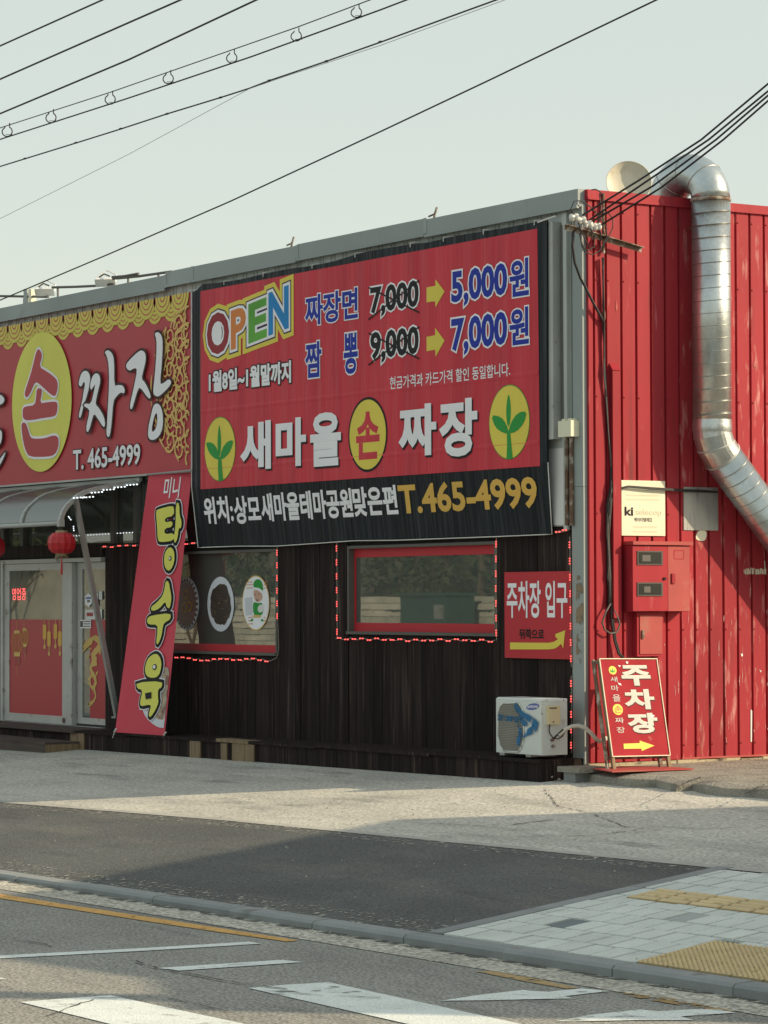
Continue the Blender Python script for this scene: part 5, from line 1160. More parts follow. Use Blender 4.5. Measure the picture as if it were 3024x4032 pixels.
for k in range(3):
    a = k * 2.094 + .4; mb.add([ap.at(cu, cv, .002), ap.at(cu + .17 * math.cos(a), cv + .17 * math.sin(a), .002), ap.at(cu + .18 * math.cos(a + .5), cv + .18 * math.sin(a + .5), .004), ap.at(cu + .13 * math.cos(a + .9), cv + .13 * math.sin(a + .9), .005)], [(0, 1, 2, 3)])
mb.build('fan', X['cable2'], ac)
mb = MB(); ribbon(mb, ap, uvpts(ap, W, [(262, 515), (400, 530), (520, 545), (668, 575)]), [.06, .055, .05, .06], .0135); ribbon(mb, ap, uvpts(ap, W, [(545, 300), (590, 380), (640, 470), (668, 560)]), [.05, .07, .07, .05], .0139); ribbon(mb, ap, uvpts(ap, W, [(600, 620), (645, 720), (640, 830), (600, 960)]), [.05, .05, .07, .05], .0142); mb.build('spray_paint', X['spray2'], ac)
mb = MB(); ribbon(mb, ap, uvpts(ap, W, [(570, 330), (620, 400), (690, 480), (760, 520), (830, 580), (900, 640), (870, 700), (800, 740), (730, 780), (690, 850)]), [.03, .035, .05, .06, .075, .085, .08, .07, .05, .02], .0145)
ribbon(mb, ap, uvpts(ap, W, [(660, 560), (700, 610), (760, 640)]), [.05, .06, .03], .0150); ribbon(mb, ap, uvpts(ap, W, [(640, 700), (600, 900), (600, 980)]), [.04, .06, .02], .0155); mb.build('spray_paint', X['spray'], ac)
lc = ap.hit(W(822, 342)); rot = .12
poly('logo', ap, [[(lc[0] + .105 * math.cos(t * .2244) * math.cos(rot) - .026 * math.sin(t * .2244) * math.sin(rot), lc[1] + .105 * math.cos(t * .2244) * math.sin(rot) + .030 * math.sin(t * .2244) * math.cos(rot)) for t in range(28)]], X['logo'], ac, .0025)
text(ap, 'SAMSUNG', None, (lc[0] - .085, lc[1] - .012), (lc[0] + .085, lc[1] + .012), [(X['white'], .03, .0045)], ac, 'logo_lettering', uv=True, shear=.03)
sp = SP(ax1)
def sb(nm, x0, y0, x1, y1, d, mt): a_ = sp.hit(W(x0, y1)); b_ = sp.hit(W(x1, y0)); return MB().box(sp.at(*a_, 0.0), sp.at(*b_, d)).build(nm, mt, ac)
sb('terminal_cover', 1040, 325, 1235, 632, .035, X['acbeige']); sb('service_panel', 1078, 860, 1175, 1050, .006, X['acw'])
c_ = SP(ax1 + .036); MB().box(c_.at(*c_.hit(W(1095, 375)), -.001), c_.at(*c_.hit(W(1218, 355)), .001)).build('handle_slot', X['brownblk'], ac)
MB().lathe(c_.at(*c_.hit(W(1158, 590))), (1, 0, 0), [(.008, 0), (.008, .003), (0, .003)], 8).build('screw', X['rust'], ac)
for p in ((1047, 240), (1322, 238), (970, 458), (1350, 1145), (850, 1150)): 
    MB().lathe(sp.at(*sp.hit(W(*p))), (1, 0, 0), [(.007, 0), (.007, .003), (0, .003)], 8).build('screw', X['rust'], ac)
for p in ((1125, 890), (1140, 990)): MB().lathe(sp.at(*sp.hit(W(*p))), (1, -.2, .1), [(.0, 0), (.016, .0), (.016, .02), (.010, .022), (.010, .05), (.0, .05)], 8).build('valve', X['rust'], ac)
def sc(pts, z, xs__): return [S(z(*p), x_) for p, x_ in zip(pts, xs__)]
MB().tube(sc([(1095, 635), (1085, 740), (1110, 800), (1150, 850), (1230, 870), (1300, 830), (1340, 760)], W, [.0, .005, .01, .02, .03, .04, .05]), .006, 6).build('power_cable', X['rubber'], ac, smooth=True)
MB().tube(sc([(1150, 880), (1200, 820), (1260, 770), (1320, 710)], W, [.0, .02, .04, .055]), .009, 6).build('pipe', X['rubber'], ac, smooth=True)
hs_ = thing('hose', 'pale wrapped hose arching from the air conditioner to the red wall', 'hose', (.1, 0, .2))
hpts = sc([(645, 455), (690, 410), (740, 388), (790, 382), (840, 400), (880, 435), (910, 475), (940, 497), (975, 482), (1000, 470)], I, [.03, .05, .07, .10, .14, .17, .18, .18, .16, .10])
MB().tube(hpts, .020, 10).build('pipe', X['hose'], hs_, smooth=True)

# ================================================================== SMALL THINGS AT THE CORNER
so_ = G(I(780, 690), -.03)
sl_ = thing('stone_slab', 'small flat concrete slab on a block at the corner column foot', 'slab', (.1, -.35, -.12))
a_ = FP(-.42); p0 = a_.hit(I(635, 700)); p1 = a_.hit(I(800, 672))
MB().box((p0[0], -.42, p0[1] - .02), (p0[0] + .33, -.08, p0[1] + .03)).build('slab', X['concrete'], sl_)
MB().box((p0[0] + .06, -.39, -.17), (p0[0] + .24, -.1, p0[1] - .02)).build('block', X['kerb'], sl_)
def rock(c, r, seed, label=None, name='rock', parent=None):
    rr = random.Random(seed); mb = MB(); n = 9; prof_ = [(0.02, -.45), (.75, -.4), (1, 0), (.75, .5), (.3, .8), (.01, .85)]
    for (q, h) in prof_:
        for k in range(n): a = 2 * math.pi * k / n; g = q * rr.uniform(.78, 1.15); mb.v.append(V3(c) + V3((g * math.cos(a), g * math.sin(a) * .8, h * rr.uniform(.85, 1.1))) * r)
    for i in range(len(prof_) - 1):
        for k in range(n): k2 = (k + 1) % n; mb.f.append((i * n + k, i * n + k2, (i + 1) * n + k2, (i + 1) * n + k)); mb.m.append(0)
    return mb.build(name, X['stone'], parent, label=label, cat='rock' if label else None)
rc = GH(I(528, 785)); rock(rc + V3((0, .05, .04)), .085, 3, 'pale rock lying against the plinth end')
rb = thing('rubble', 'small heap of stone bits between plinth and concrete pad', 'rubble', GH(I(650, 785))); rb['kind'] = 'stuff'
for k, (px, py, r) in enumerate([(580, 778, .03), (610, 775, .035), (648, 770, .04), (688, 778, .035), (630, 785, .02), (700, 770, .02), (560, 770, .02), (665, 760, .03)]):
    rock(GH(I(px, py)) + V3((0, .03, .012)), r, 30 + k, None, 'stone', rb)
fs_ = thing('fallen_board', 'thin red board lying flat under the leaning parking sign', 'board', (.6, .3, -.02))
q = [G(M_(*p), -.008) for p in [(270, 1055), (425, 1080), (1070, 1058), (880, 1043), (500, 1040)]]
MB().prism(q, (0, 0, -.012)).build('sheet', X['reddusty'], fs_)

# ================================================================== A-FRAME SIGN
af = thing('sandwich_board', 'leaning red parking sandwich board with yellow arrow against the red wall', 'sandwich board', (.65, .07, -.02))
LB = S(M_(425, 965), .65); RB = S(M_(881, 955), .655); LT = S(M_(318, 190), .44); RTp = S(M_(772, 185), .445)
fp_ = Pl(LB, RB - LB, LT - LB); W_, H_ = (RB - LB).length, (LT - LB).length
LF = G(M_(436, 1078), -.02); RF = G(M_(872, 1062), -.02)
MB().add([fp_.at(0, 0, .0), fp_.at(W_, 0, .0), fp_.at(W_, H_, .0), fp_.at(0, H_, .0), fp_.at(0, 0, -.012), fp_.at(W_, 0, -.012), fp_.at(W_, H_, -.012), fp_.at(0, H_, -.012)], [(0, 1, 2, 3), (7, 6, 5, 4), (0, 4, 5, 1), (1, 5, 6, 2), (2, 6, 7, 3), (3, 7, 4, 0)]).build('panel', X['boardred'], af)
drop = .125
def vbar(nm, u, mt, v0=-drop, v1=None, d=-.018, w=.032):
    MB().bar(fp_.at(u, v0, d), fp_.at(u, H_ if v1 is None else v1, d), w, .030, up=fp_.N).build(nm, mt, af)
vbar('leg', .012, X['palewood']); vbar('leg', W_ - .012, X['palewood']); vbar('leg', W_ - .085, X['rust'], -drop, .02, -.05); vbar('leg', -.035, X['rust'], -drop, None, -.05, .022)
mb = MB()
for (u0, v0, u1, v1) in [(0, 0, W_, 0), (0, H_, W_, H_), (0, 0, 0, H_), (W_, 0, W_, H_)]: mb.bar(fp_.at(u0, v0, .003), fp_.at(u1, v1, .003), .008, .010, up=fp_.N)
mb.build('edge_frame', X['cream2'], af)
MB().bar(fp_.at(0, .0, -.05), fp_.at(W_, .0, -.05), .03, .03, up=fp_.N).build('back_rail', X['rust'], af); MB().bar(fp_.at(0, H_ - .02, -.05), fp_.at(W_, H_ - .02, -.05), .03, .03, up=fp_.N).build('back_rail', X['rust'], af)
X['boardwhite'] = mat('board_white', (0.60, 0.59, 0.55), .8, spec=.1, var=.06, vs=9, dirt=(0.45, 0.35, 0.3), dth=.66, ds=14)
WB = [(X['boardwhite'], .045, .004), (X['brownblk'], .05, .002, .007, -.008)]
for s, bl, tr in (('주', (505, 403), (713, 240)), ('차', (528, 592), (745, 430)), ('장', (555, 782), (772, 618))): text(fp_, s, M_, bl, tr, WB, af)
for s, bl, tr in (('새', (410, 372), (460, 332)), ('마', (418, 445), (470, 400)), ('을', (430, 528), (484, 472)), ('짜', (448, 700), (512, 655)), ('장', (460, 778), (520, 730))): text(fp_, s, M_, bl, tr, [(X['boardwhite'], .008, .003)], af)
poly('emblem_print', fp_, [ell(fp_, M_, 396, 247, 457, 314, 28)], X['yellow'], af, .002); poly('emblem_print', fp_, [ell(fp_, M_, 428, 548, 507, 635, 28)], X['yellow'], af, .002)
text(fp_, '손', M_, (443, 620), (495, 562), [(X['pbred'], .0, .004)], af)
for q in ([(425, 262), (432, 285), (426, 302), (420, 285)], [(405, 278), (420, 285), (426, 300), (410, 294)], [(448, 276), (434, 285), (427, 300), (443, 293)]): poly('sprout_print', fp_, [uvpts(fp_, M_, q)], X['green'], af, .0035 + q[0][0] * 1e-6)
poly('arrow_print', fp_, [uvpts(fp_, M_, [(512, 863), (640, 858), (640, 838), (757, 878), (656, 921), (655, 902), (515, 904)])], X['yellow'], af, .003)
for q in ([(530, 210), (550, 213), (545, 230), (532, 226)], [(465, 240), (490, 243), (482, 257)], [(465, 378), (490, 385), (495, 402), (478, 398)], [(725, 625), (760, 640), (740, 660), (715, 640)]): poly('peeled_patch', fp_, [uvpts(fp_, M_, q)], X['whitedim'], af, .0045)

# ================================================================== THINGS ON THE RED WALL
def wbox(nm, z, x0, y0, x1, y1, xa, xb, mt, par):
    p_ = SP(xb); a_ = p_.hit(z(x0, y1)); b_ = p_.hit(z(x1, y0)); return MB().box((xa, a_[0], a_[1]), (xb, b_[0], b_[1])).build(nm, mt, par)
kb = thing('notice_board', 'cream plastic notice plate with faded company lettering on the red wall', 'plate', S(L(610, 555), .03))
wbox('plate', L, 425, 95, 790, 554, .031, .045, X['cream'], kb); p_ = SP(.045)
text(p_, 'ki', L, (448, 386), (520, 312), [(X['black'], .03, .002)], kb); text(p_, 'telecop', L, (538, 392), (760, 335), [(X['cream2'], .01, .0015)], kb)
text(p_, '케이티텔레캅', L, (528, 437), (680, 405), [(X['cable2'], .01, .002)], kb)
text(p_, '무인경비구역', L, (455, 275), (745, 205), [(X['cream2'], .0, .0015)], kb) if False else None
for y_ in (215, 250, 480, 520): mb = MB(); ribbon(mb, p_, uvpts(p_, L, [(460 + (y_ > 400) * 60, y_), (740 - (y_ > 400) * 20, y_ + 3)]), .012, .0012); mb.build('embossed_line', X['cream2'], kb)
zp = thing('blank_plate', 'bare grey metal plate under the wires, right of the cream notice plate', 'plate', S(L(1090, 508), .03))
wbox('sheet', L, 949, 150, 1237, 509, .031, .040, X['plate'], zp)
mt_ = thing('meter_box', 'red electric meter cabinet with two small dark windows', 'meter box', S(L(760, 1197), .0)); XM = .17
wbox('casing', L, 515, 640, 1000, 1197, .031, XM, X['red'], mt_)
p_ = SP(XM); a_ = p_.hit(L(520, 632)); b_ = p_.hit(L(1005, 607)); MB().box((.031, a_[0] - .02, a_[1]), (XM + .03, b_[0] + .01, b_[1])).build('hood', X['reddusty'], mt_)
wbox('door', L, 520, 645, 812, 1192, XM + .0005, XM + .008, X['red'], mt_); wbox('door', L, 818, 645, 996, 1192, XM + .0005, XM + .008, X['reddusty'], mt_)
for y0, y1 in ((685, 802), (950, 1065)):
    wbox('window_frame', L, 558, y0, 772, y1, XM + .0081, XM + .016, X['seamdk'], mt_); wbox('window_glass', L, 570, y0 + 11, 760, y1 - 11, XM + .0161, XM + .018, X['darkglass'], mt_)
    wbox('meter_dial', L, 615 if y0 > 800 else 600, y0 + 34, 668, y1 - 30, XM + .0181, XM + .0185, X['cable2'], mt_)
p_ = SP(XM + .009)
mb = MB(); qq = uvpts(p_, L, [(868, 680), (950, 680), (948, 752), (868, 750), (868, 680)]); ribbon(mb, p_, qq, .010, .001); mb.build('label_holder', X['red'], mt_)
wbox('handle', L, 852, 875, 878, 958, XM + .008, XM + .022, X['red'], mt_); wbox('lock', L, 780, 908, 800, 928, XM + .008, XM + .02, X['black'], mt_)
sbx = thing('small_cabinet', 'small dusty red cabinet directly under the meter box', 'cabinet', S(L(665, 1575), .0)); XS = .10
wbox('casing', L, 555, 1200, 776, 1575, .031, XS, X['red'], sbx); wbox('door', L, 580, 1228, 766, 1555, XS + .0005, XS + .008, X['reddusty'], sbx); wbox('latch', L, 598, 1355, 616, 1425, XS + .008, XS + .02, X['rust'], sbx)
ch = thing('cable_channel', 'red box channel down the corner beside the cable bundle', 'channel', S(L(400, 1250), .0))
y0_ = S(K(497, 900), .08).y; y1_ = S(K(553, 900), .08).y; zt_ = S(K(530, 680), .08).z; zb_ = S(L(400, 1250), .08).z
MB().box((.031, y0_, zb_), (.085, y1_, zt_)).build('duct_body', X['red'], ch)
MB().add([(.031, y0_, zt_ + .07), (.031, y1_, zt_ + .07), (.092, y1_ + .004, zt_), (.092, y0_ - .004, zt_), (.031, y0_, zt_), (.031, y1_, zt_)], [(0, 3, 2, 1), (0, 4, 3), (1, 2, 5), (3, 4, 5, 2)]).build('cap', X['red'], ch)
# cable bundle down the corner
cb = thing('cable_bundle', 'thick bundle of dark cables running down the red wall beside the corner', 'cables', S(L(330, 1180), .03))
main = [(J, (425, 880), .06), (K, (430, 200), .05), (K, (432, 360), .05), (K, (438, 700), .05), (K, (450, 900), .05), (K, (462, 1150), .05), (K, (490, 1400), .05), (L, (345, 150), .06), (L, (318, 300), .06), (L, (305, 550), .05), (L, (320, 900), .05), (L, (325, 1150), .05)]
for k in range(11):
    rr = random.Random(k); pts = [S(z(p[0] + rr.uniform(-16, 16) * (0.35 if i < 7 else 1.3), p[1]), x_ + rr.uniform(-.01, .02)) for i, (z, p, x_) in enumerate(main)]
    if k > 5: pts = pts[6:]
    MB().tube(pts, .007 if k < 6 else .010, 5).build('cable', X['rubber'] if k % 3 else X['cable2'], cb, smooth=True)
loop = [S(L(x_, y_), .08) for x_, y_ in [(330, 1130), (290, 1200), (258, 1290), (280, 1350), (330, 1383), (385, 1370), (408, 1310), (395, 1260), (360, 1180)]]
MB().tube(loop, .009, 6).build('cable_loop', X['cable2'], cb, smooth=True)
for k in range(2): MB().tube([S(L(335 + k * 10, 1150), .06), S(L(340 + k * 12, 1280), .06), S(L(362 + k * 12, 1440), .07), S(L(395 + k * 14, 1550), .08), S(L(440 + k * 14, 1600), .10)], .010, 6).build('cable', X['rubber'], cb, smooth=True)
MB().box(S(K(415, 240), .031), S(K(445, 300), .06)).build('clamp', X['rust'], cb)
for k, off in enumerate((0, 8, 14)):
    MB().tube([S(L(345, 195 + off), .07), S(L(400, 155 + off * .6), .075), S(L(480, 136 + off * .7), .075), S(L(650, 148 + off), .08), S(L(920, 165 + off), .08), S(L(1100, 172 + off), .08), S(L(1235, 184 + off * .3), .07)], .006, 5).build('cable', X['rubber'], cb, smooth=True)
# insulator rack and service wires
rk = thing('insulator_rack', 'rusty angle arm with white porcelain insulators at the building corner', 'insulator rack', S(J(430, 850), .12))
ra, rb_ = S(J(150, 635), .14), S(J(722, 806), .14)
mb = MB(); mb.bar(ra, rb_, .05, .008, up=(0, 0, 1)); mb.bar(ra + V3((-.02, 0, -.022)), rb_ + V3((-.02, 0, -.022)), .008, .045); mb.build('arm', X['rust'], rk)
MB().tube([S(J(428, 400), .06), S(J(430, 850), .06)], .014, 8).build('mast', X['rust'], rk)
MB().tube([S(J(430, 660), .06), S(J(440, 740), .14)], .012, 6).build('bracket', X['rust'], rk)
ip = [(210, 582), (264, 604), (312, 632), (347, 652), (378, 650)]
for p in ip:
    c = S(J(*p), .15); d_ = V3((.25, .95, .1)).normalized(); MB().lathe(c, d_, [(0, -.042), (.030, -.042), (.038, -.03), (.038, -.012), (.022, 0), (.038, .012), (.038, .03), (.030, .042), (0, .042)], 12).build('insulator', X['porc'], rk, smooth=True)
    MB().tube([c + V3((0, 0, .03)), V3((c.x, c.y, c.z - .12))], .006, 5).build('bolt', X['rust'], rk)
lp = [[(205, 560), (185, 520), (210, 460), (260, 455), (330, 500), (400, 580), (450, 650), (455, 730), (400, 830), (350, 860), (290, 840), (265, 760), (260, 690)],
      [(240, 620), (270, 700), (300, 760), (340, 840)], [(405, 560), (460, 540), (500, 590), (500, 660), (450, 760), (420, 800)], [(330, 660), (365, 720), (360, 800), (310, 830), (270, 800), (250, 700)], [(400, 400), (410, 500), (390, 640), (410, 700), (405, 800)], [(340, 375), (370, 370), (400, 385), (425, 420)]]
for q in lp: MB().tube([S(J(*p), .17) for p in q], .006, 5).build('jumper_wire', X['rubber'], rk, smooth=True)
cv_ = [S(p, x_) for p, x_ in ((J(205, 680), .12), (J(198, 800), .12), (J(215, 920), .1), (J(260, 1040), .1), (K(290, 50), .09), (K(350, 170), .08), (K(410, 280), .07), (K(440, 345), .06))]
MB().tube(cv_, .013, 6).build('service_cable', X['rubber'], rk, smooth=True)
lab = ['uppermost of four black service wires rising from the corner insulators', 'second from top of four black service wires rising from the corner', 'third from top of four black service wires rising from the corner', 'lowest of four black service wires rising from the corner']
ends = [[(270, 566), (700, 300), (1160, 0)], [(322, 602), (780, 292), (1215, 0)], [(345, 612), (800, 345), (1270, 0)], [(395, 648), (860, 358), (1325, 0)]]
rte = [(3024, 330), (3024, 359), (3024, 376), (3024, 397)]
for k in range(4):
    a_ = [S(J(*ends[k][0]), .16), S(J(*ends[k][1]), .7), S(J(*ends[k][2]), 1.3), S(rte[k], 1.8)]
    a_.append(a_[-1] + (a_[-1] - a_[-2]) * 6 + V3((0, 0, .3))); MB().tube(a_, .0095, 6).build('service_wire', X['rubber'], None, smooth=True, label=lab[k], cat='wire', group='service wires at the building corner', origin=a_[0])

# junction box on the grey column
jb = thing('junction_box', 'small white junction box on the grey corner column', 'junction box', F(K(148, 1180), -.05))
yb = -.13; q0 = FP(yb).hit(K(90, 1180)); q1 = FP(yb).hit(K(185, 1052)); MB().box((q0[0], yb, q0[1]), (q1[0], -.033, q1[1])).build('casing', X['cream'], jb)
for x_ in (.25, .75): u = q0[0] + (q1[0] - q0[0]) * x_; MB().box((u - .02, yb + .02, q1[1]), (u + .02, -.035, q1[1] + .02)).build('lug', X['cream'], jb)
p0 = F(K(125, 1050), -.05); p1 = F(J(115, 640), -.05); MB().tube([p0, p1], .012, 6).build('conduit', X['cable2'], jb)
for x_ in (1535, 1570): p0 = F(Ez(x_, 1140), -.05); p1 = F(Ez(x_, 505), -.05); MB().tube([p0, V3((p0.x, p0.y, p1.z))], .022, 8).build('conduit', X['rust'], jb)

# ================================================================== DUCT
du = thing('exhaust_duct', 'galvanised spiral duct curving over the parapet and down the red wall', 'duct', (.3, 1.3, 2))
RX = .265; RD = .158
cyl = (S(J(1110, 700), RX).y + S(J(1356, 700), RX).y) / 2; RD = (S(J(1356, 700), RX).y - S(J(1110, 700), RX).y) / 2 * .93
ztop = S(J(1232, 452), RX).z; zbend = S(K(1245, 1120), RX).z
MB().tube([V3((RX, cyl, ztop)), V3((RX, cyl, zbend))], RD, 32).build('straight_pipe', X['galv'], du, smooth=True)
dirn = V3((-.98, -.16, 0)).normalized(); Rg = .285; arc = [V3((RX, cyl, ztop)) + dirn * (Rg * (1 - math.cos(t * math.pi / 16))) + V3((0, 0, Rg * 1.0 * math.sin(t * math.pi / 16))) for t in range(17)]
arc.append(arc[-1] + V3((0, 0, -.25)))
MB().tube(arc, RD * 1.0, 32).build('elbow', X['galv'], du, smooth=True)
for t in (4, 8, 12):
    d_ = (arc[t + 1] - arc[t - 1]).normalized(); MB().lathe(arc[t], d_, [(RD, -.008), (RD + .006, 0), (RD, .008)], 32).build('seam', X['seam'], du, smooth=True)
MB().lathe((RX, cyl, ztop), (0, 0, 1), [(RD, -.018), (RD + .008, -.014), (RD + .008, .010), (RD, .014)], 32).build('band', X['rust'], du, smooth=True)
def tilt_ring(c, ax, tl_, r, w=.0042):
    q = ax.orthogonal().normalized(); q2 = ax.cross(q); side = V3((0, 1, 0)) if abs(ax.z) > .9 else V3((0, 0, 1))
    pts = []
    for k in range(33):
        a = 2 * math.pi * k / 32; p = (q * math.cos(a) + q2 * math.sin(a)) * (r + .001); pts.append(c + p + ax * (p.dot(side) * tl_))
    return MB().tube(pts, w, 4, cap=False)
z_ = ztop - .12
while z_ > zbend + .04:
    tilt_ring(V3((RX, cyl, z_)), V3((0, 0, 1)), .10, RD).build('seam', X['seam'], du, smooth=True); z_ -= .121
MB().lathe((RX, cyl, zbend), (0, 0, 1), [(RD, -.03), (RD + .003, -.02), (RD + .005, .02), (RD + .002, .05), (RD, .09)], 32).build('tape_band', X['galv'], du, smooth=True)
b1_ = S(L(1500, 180), RX); dn = (b1_ - V3((RX, cyl, zbend - .16))).normalized(); c0 = V3((RX, cyl, zbend)); c1 = c0 + V3((0, .0, -.13)); c2 = c1 + dn * .14; c3 = c2 + dn * 3.0
c1b = c0 + V3((0, .045, -.16)); c2 = c1b + V3((0, .08, -.10))
c3 = S(L(1500, 200), RX); dn = (c3 - c2).normalized(); 
MB().tube([c0, c0 + V3((0, .0, -.05)), c1b, c2], RD * 1.0, 32).build('elbow', X['galv'], du)
MB().tube([c2, c2 + dn * 3.2], RD, 32).build('straight_pipe', X['galv'], du, smooth=True)
for k in range(1, 22): tilt_ring(c2 + dn * (.01 + .121 * k), dn, .10, RD).build('seam', X['seam'], du, smooth=True)
MB().lathe(c2, dn, [(RD, -.01), (RD + .008, 0), (RD, .012)], 32).build('band', X['alu'], du, smooth=True)
MB().lathe(c1b, (dn + V3((0, 0, -1))).normalized(), [(RD, -.008), (RD + .006, 0), (RD, .008)], 32).build('band', X['alu'], du, smooth=True)
fc = S(L(1540, 400), .06); MB().lathe(fc, (1, .0, 0), [(0, .02), (.055, .02), (.062, .05), (.078, .05), (.085, .0), (0, 0)], 24).build('wall_flange', X['plate'], du, smooth=True)
mbk = MB().bar((.03, cyl - .1, 5.1), (RX, cyl - .1, 5.1), .03, .006)
mbk.build('bracket', X['rust'], du)

# ================================================================== SATELLITE DISH
dcv = S(J(618, 330), -.9); dd_ = V3((.80, -.52, .26)).normalized(); dr = .385 * .58
dsh = thing('satellite_dish', 'cream round dish on the roof behind the red parapet', 'satellite dish', (dcv.x, dcv.y, 5.28))
scl = (dcv - CAM).dot(FW) / FPX * .52682; dr = 168 * scl
MB().lathe(dcv, dd_, [(dr, .05), (dr * .98, .045), (dr * .7, .0), (dr * .35, -.02), (0.002, -.026)], 40).build('reflector', X['dish'], dsh, smooth=True)
MB().lathe(dcv, dd_, [(dr, .05), (dr * 1.02, .045), (dr * .99, .035), (dr * .7, -.012), (.002, -.04)], 40).build('rim', X['dish'], dsh, smooth=True)
MB().tube([dcv - dd_ * .05, dcv - dd_ * .12 + V3((0, 0, -.1)), V3((dcv.x, dcv.y, 5.28)) - dd_ * .12], .02, 8).build('mast', X['rust'], dsh)
MB().tube([dcv - V3((0, 0, dr)) + dd_ * .03, dcv + dd_ * .3 - V3((0, 0, dr * .9))], .01, 6).build('feed_arm', X['plate'], dsh)

# ================================================================== ROOF LAMPS
def flood(z, cx_, cy_, label, s=1.0):
    c = F(z(cx_, cy_), .02); t = thing('floodlight', label, 'floodlight', c, 'white floodlights on the roof edge')
    ax = V3((.45, -.35, -.55)).normalized(); u = V3((0, 0, 1)).cross(ax).normalized(); w = ax.cross(u); mb = MB(); hw, hh, hd = .125, .058, .022
    vs = [c + u * a + w * b + ax * d for d, k in ((-hd, .85), (hd, 1)) for a, b in ((-hw * k, -hh * k), (hw * k, -hh * k), (hw * k, hh * k), (-hw * k, hh * k))]
    mb.add(vs, [(3, 2, 1, 0), (4, 5, 6, 7), (0, 1, 5, 4), (1, 2, 6, 5), (2, 3, 7, 6), (3, 0, 4, 7)]); mb.build('head', X['lampw'], t)
    for k in range(6): MB().box((0, 0, 0), (0, 0, 0)) 
    mb = MB()
    for k in range(7): o_ = u * (hw * (-.75 + .25 * k)); mb.bar(c - ax * (hd + .012) + o_ - w * hh * .7, c - ax * (hd + .012) + o_ + w * hh * .7, .008, .03, up=ax)
    mb.build('cooling_fins', X['lampw'], t)
    MB().tube([c + u * hw, c + u * hw - ax * .09 + V3((0, 0, .03)), c - ax * .15 + V3((0, 0, .05)), c - u * hw - ax * .09, c - u * hw], .010, 6).build('yoke', X['lampw'], t)
    cc = [F(z(cx_ - 45, cy_ - 0), .02), F(z(cx_ - 42, cy_ - 35), .02), F(z(cx_ - 10, cy_ - 58), .02), F(z(cx_ + 30, cy_ - 42), .02)]
    MB().tube(cc, .010, 6).build('cable', X['cable2'], t, smooth=True)
flood(U_, 325, 272, 'white floodlight on the roof edge above the yellow oval emblem'); flood(U_, 765, 203, 'white floodlight on the roof edge left of the big banner')
rp2 = thing('lamp_rail', 'thin dark pipes along the roof edge carrying the floodlights', 'pipe rail', F(U_(600, 240), .05))
for pts in ([(-40, 305), (270, 310), (350, 312)], [(380, 243), (560, 238), (720, 230), (830, 217)], [(815, 168), (900, 162), (1005, 143)], [(820, 180), (1000, 163), (1245, 128)]):
    MB().tube([F(U_(*p), .05) for p in pts], .016, 6).build('pipe', X['cable2'], rp2)
for p in ((175, 320), (420, 248), (930, 165), (1150, 142)): q = F(U_(*p), .05); MB().bar(q, V3((q.x, q.y, 5.35)), .02, .02).build('post', X['cable2'], rp2)
q = F(U_(205, 318), .05); MB().box((q.x - .10, .03, 5.3), (q.x - .0, .1, q.z + .12)).build('bracket', X['greydk'], rp2); MB().box((q.x + .05, .03, 5.3), (q.x + .13, .1, q.z + .10)).build('bracket', X['cream'], rp2)
for z, p, l in ((T, (392, 815), 'small rusty clamp on the roof edge above the banner'), (B, (925, 112), 'small twisted wire clamp on the roof edge left of the cap joint')):
    c = F(z(*p), 0); t = thing('wire_clamp', l, 'clamp', V3((c.x, 0, 5.4)))
    MB().tube([V3((c.x, 0, 5.40)), V3((c.x + .02, 0, 5.45)), V3((c.x + .06, 0, 5.52))], .012, 5).build('stem', X['rust'], t); MB().tube([V3((c.x - .09, 0, 5.44)), V3((c.x + .03, 0, 5.455))], .010, 5).build('jaw', X['rust'], t)

# ================================================================== OVERHEAD CABLES
def cable(pts, y, wpx, label, mt=None, hang=None, ext=True, cat='cable'):
    g = [F(p, yy) for p, yy in zip(pts, y if isinstance(y, (list, tuple)) else [y] * len(pts))]
    if ext: g = [g[0] + (g[0] - g[1]).normalized() * 14] + g + [g[-1] + (g[-1] - g[-2]).normalized() * 10]
    dm = sum((q - CAM).dot(FW) for q in g[1:-1]) / len(g[1:-1]); r = wpx / 2 * dm / FPX
    o = thing('overhead_cable', label, cat, g[1], 'overhead cables across the sky'); MB().tube(g, r, 6).build('strand', mt or X['rubber'], o, smooth=True); return o
def rr_(*p): return [R(*q) for q in p]
YC = -5.0
cable(rr_((0, 200), (445, 0)), YC, 7, 'uppermost short black cable in the top left sky')
cable(rr_((0, 345), (785, 0)), YC, 7.5, 'second black cable from the top left')
cable(rr_((0, 495), (560, 260), (1115, 0)), YC, 7.5, 'third black cable from the top left, above the ring carrying pair')
ms = cable(rr_((0, 557), (480, 402), (1008, 218), (1295, 118), (1610, 0)), YC, 4.2, 'thin messenger wire with hanging spiral rings')
for (x_, y_) in [(40, 575), (231, 515), (489, 435), (742, 345), (1019, 255), (1300, 160), (1562, 57)]:
    c = F(R(x_, y_), YC); r = .085 * 1.0; sc_ = (c - CAM).dot(FW) / FPX * .90416; r = 20 * sc_
    pts = []
    for k in range(22):
        a = math.radians(115) + k / 21 * math.radians(310); pts.append(c + RT * (r * math.cos(a)) + V3((0, 0, 1)) * (r * math.sin(a)) + V3((.03 * (k / 21 - .5), -.02, 0)))
    top_ = F(R(x_ + 2, y_ - 40), YC); pts = [c + RT * (-r * .85) + V3((0, 0, r * 1.3))] + pts + [c + RT * (r * .1) + V3((0, 0, r * 1.25)), top_]
    MB().tube(pts, 2.7 * sc_, 5).build('cable_ring', X['rubber'], ms, smooth=True)
    MB().tube([c + RT * (-r * .8) + V3((0, 0, -r * .55)), c + RT * (r * .8) + V3((0, 0, -r * .6))], 1.6 * sc_, 4).build('ring_clip', X['rubber'], ms)
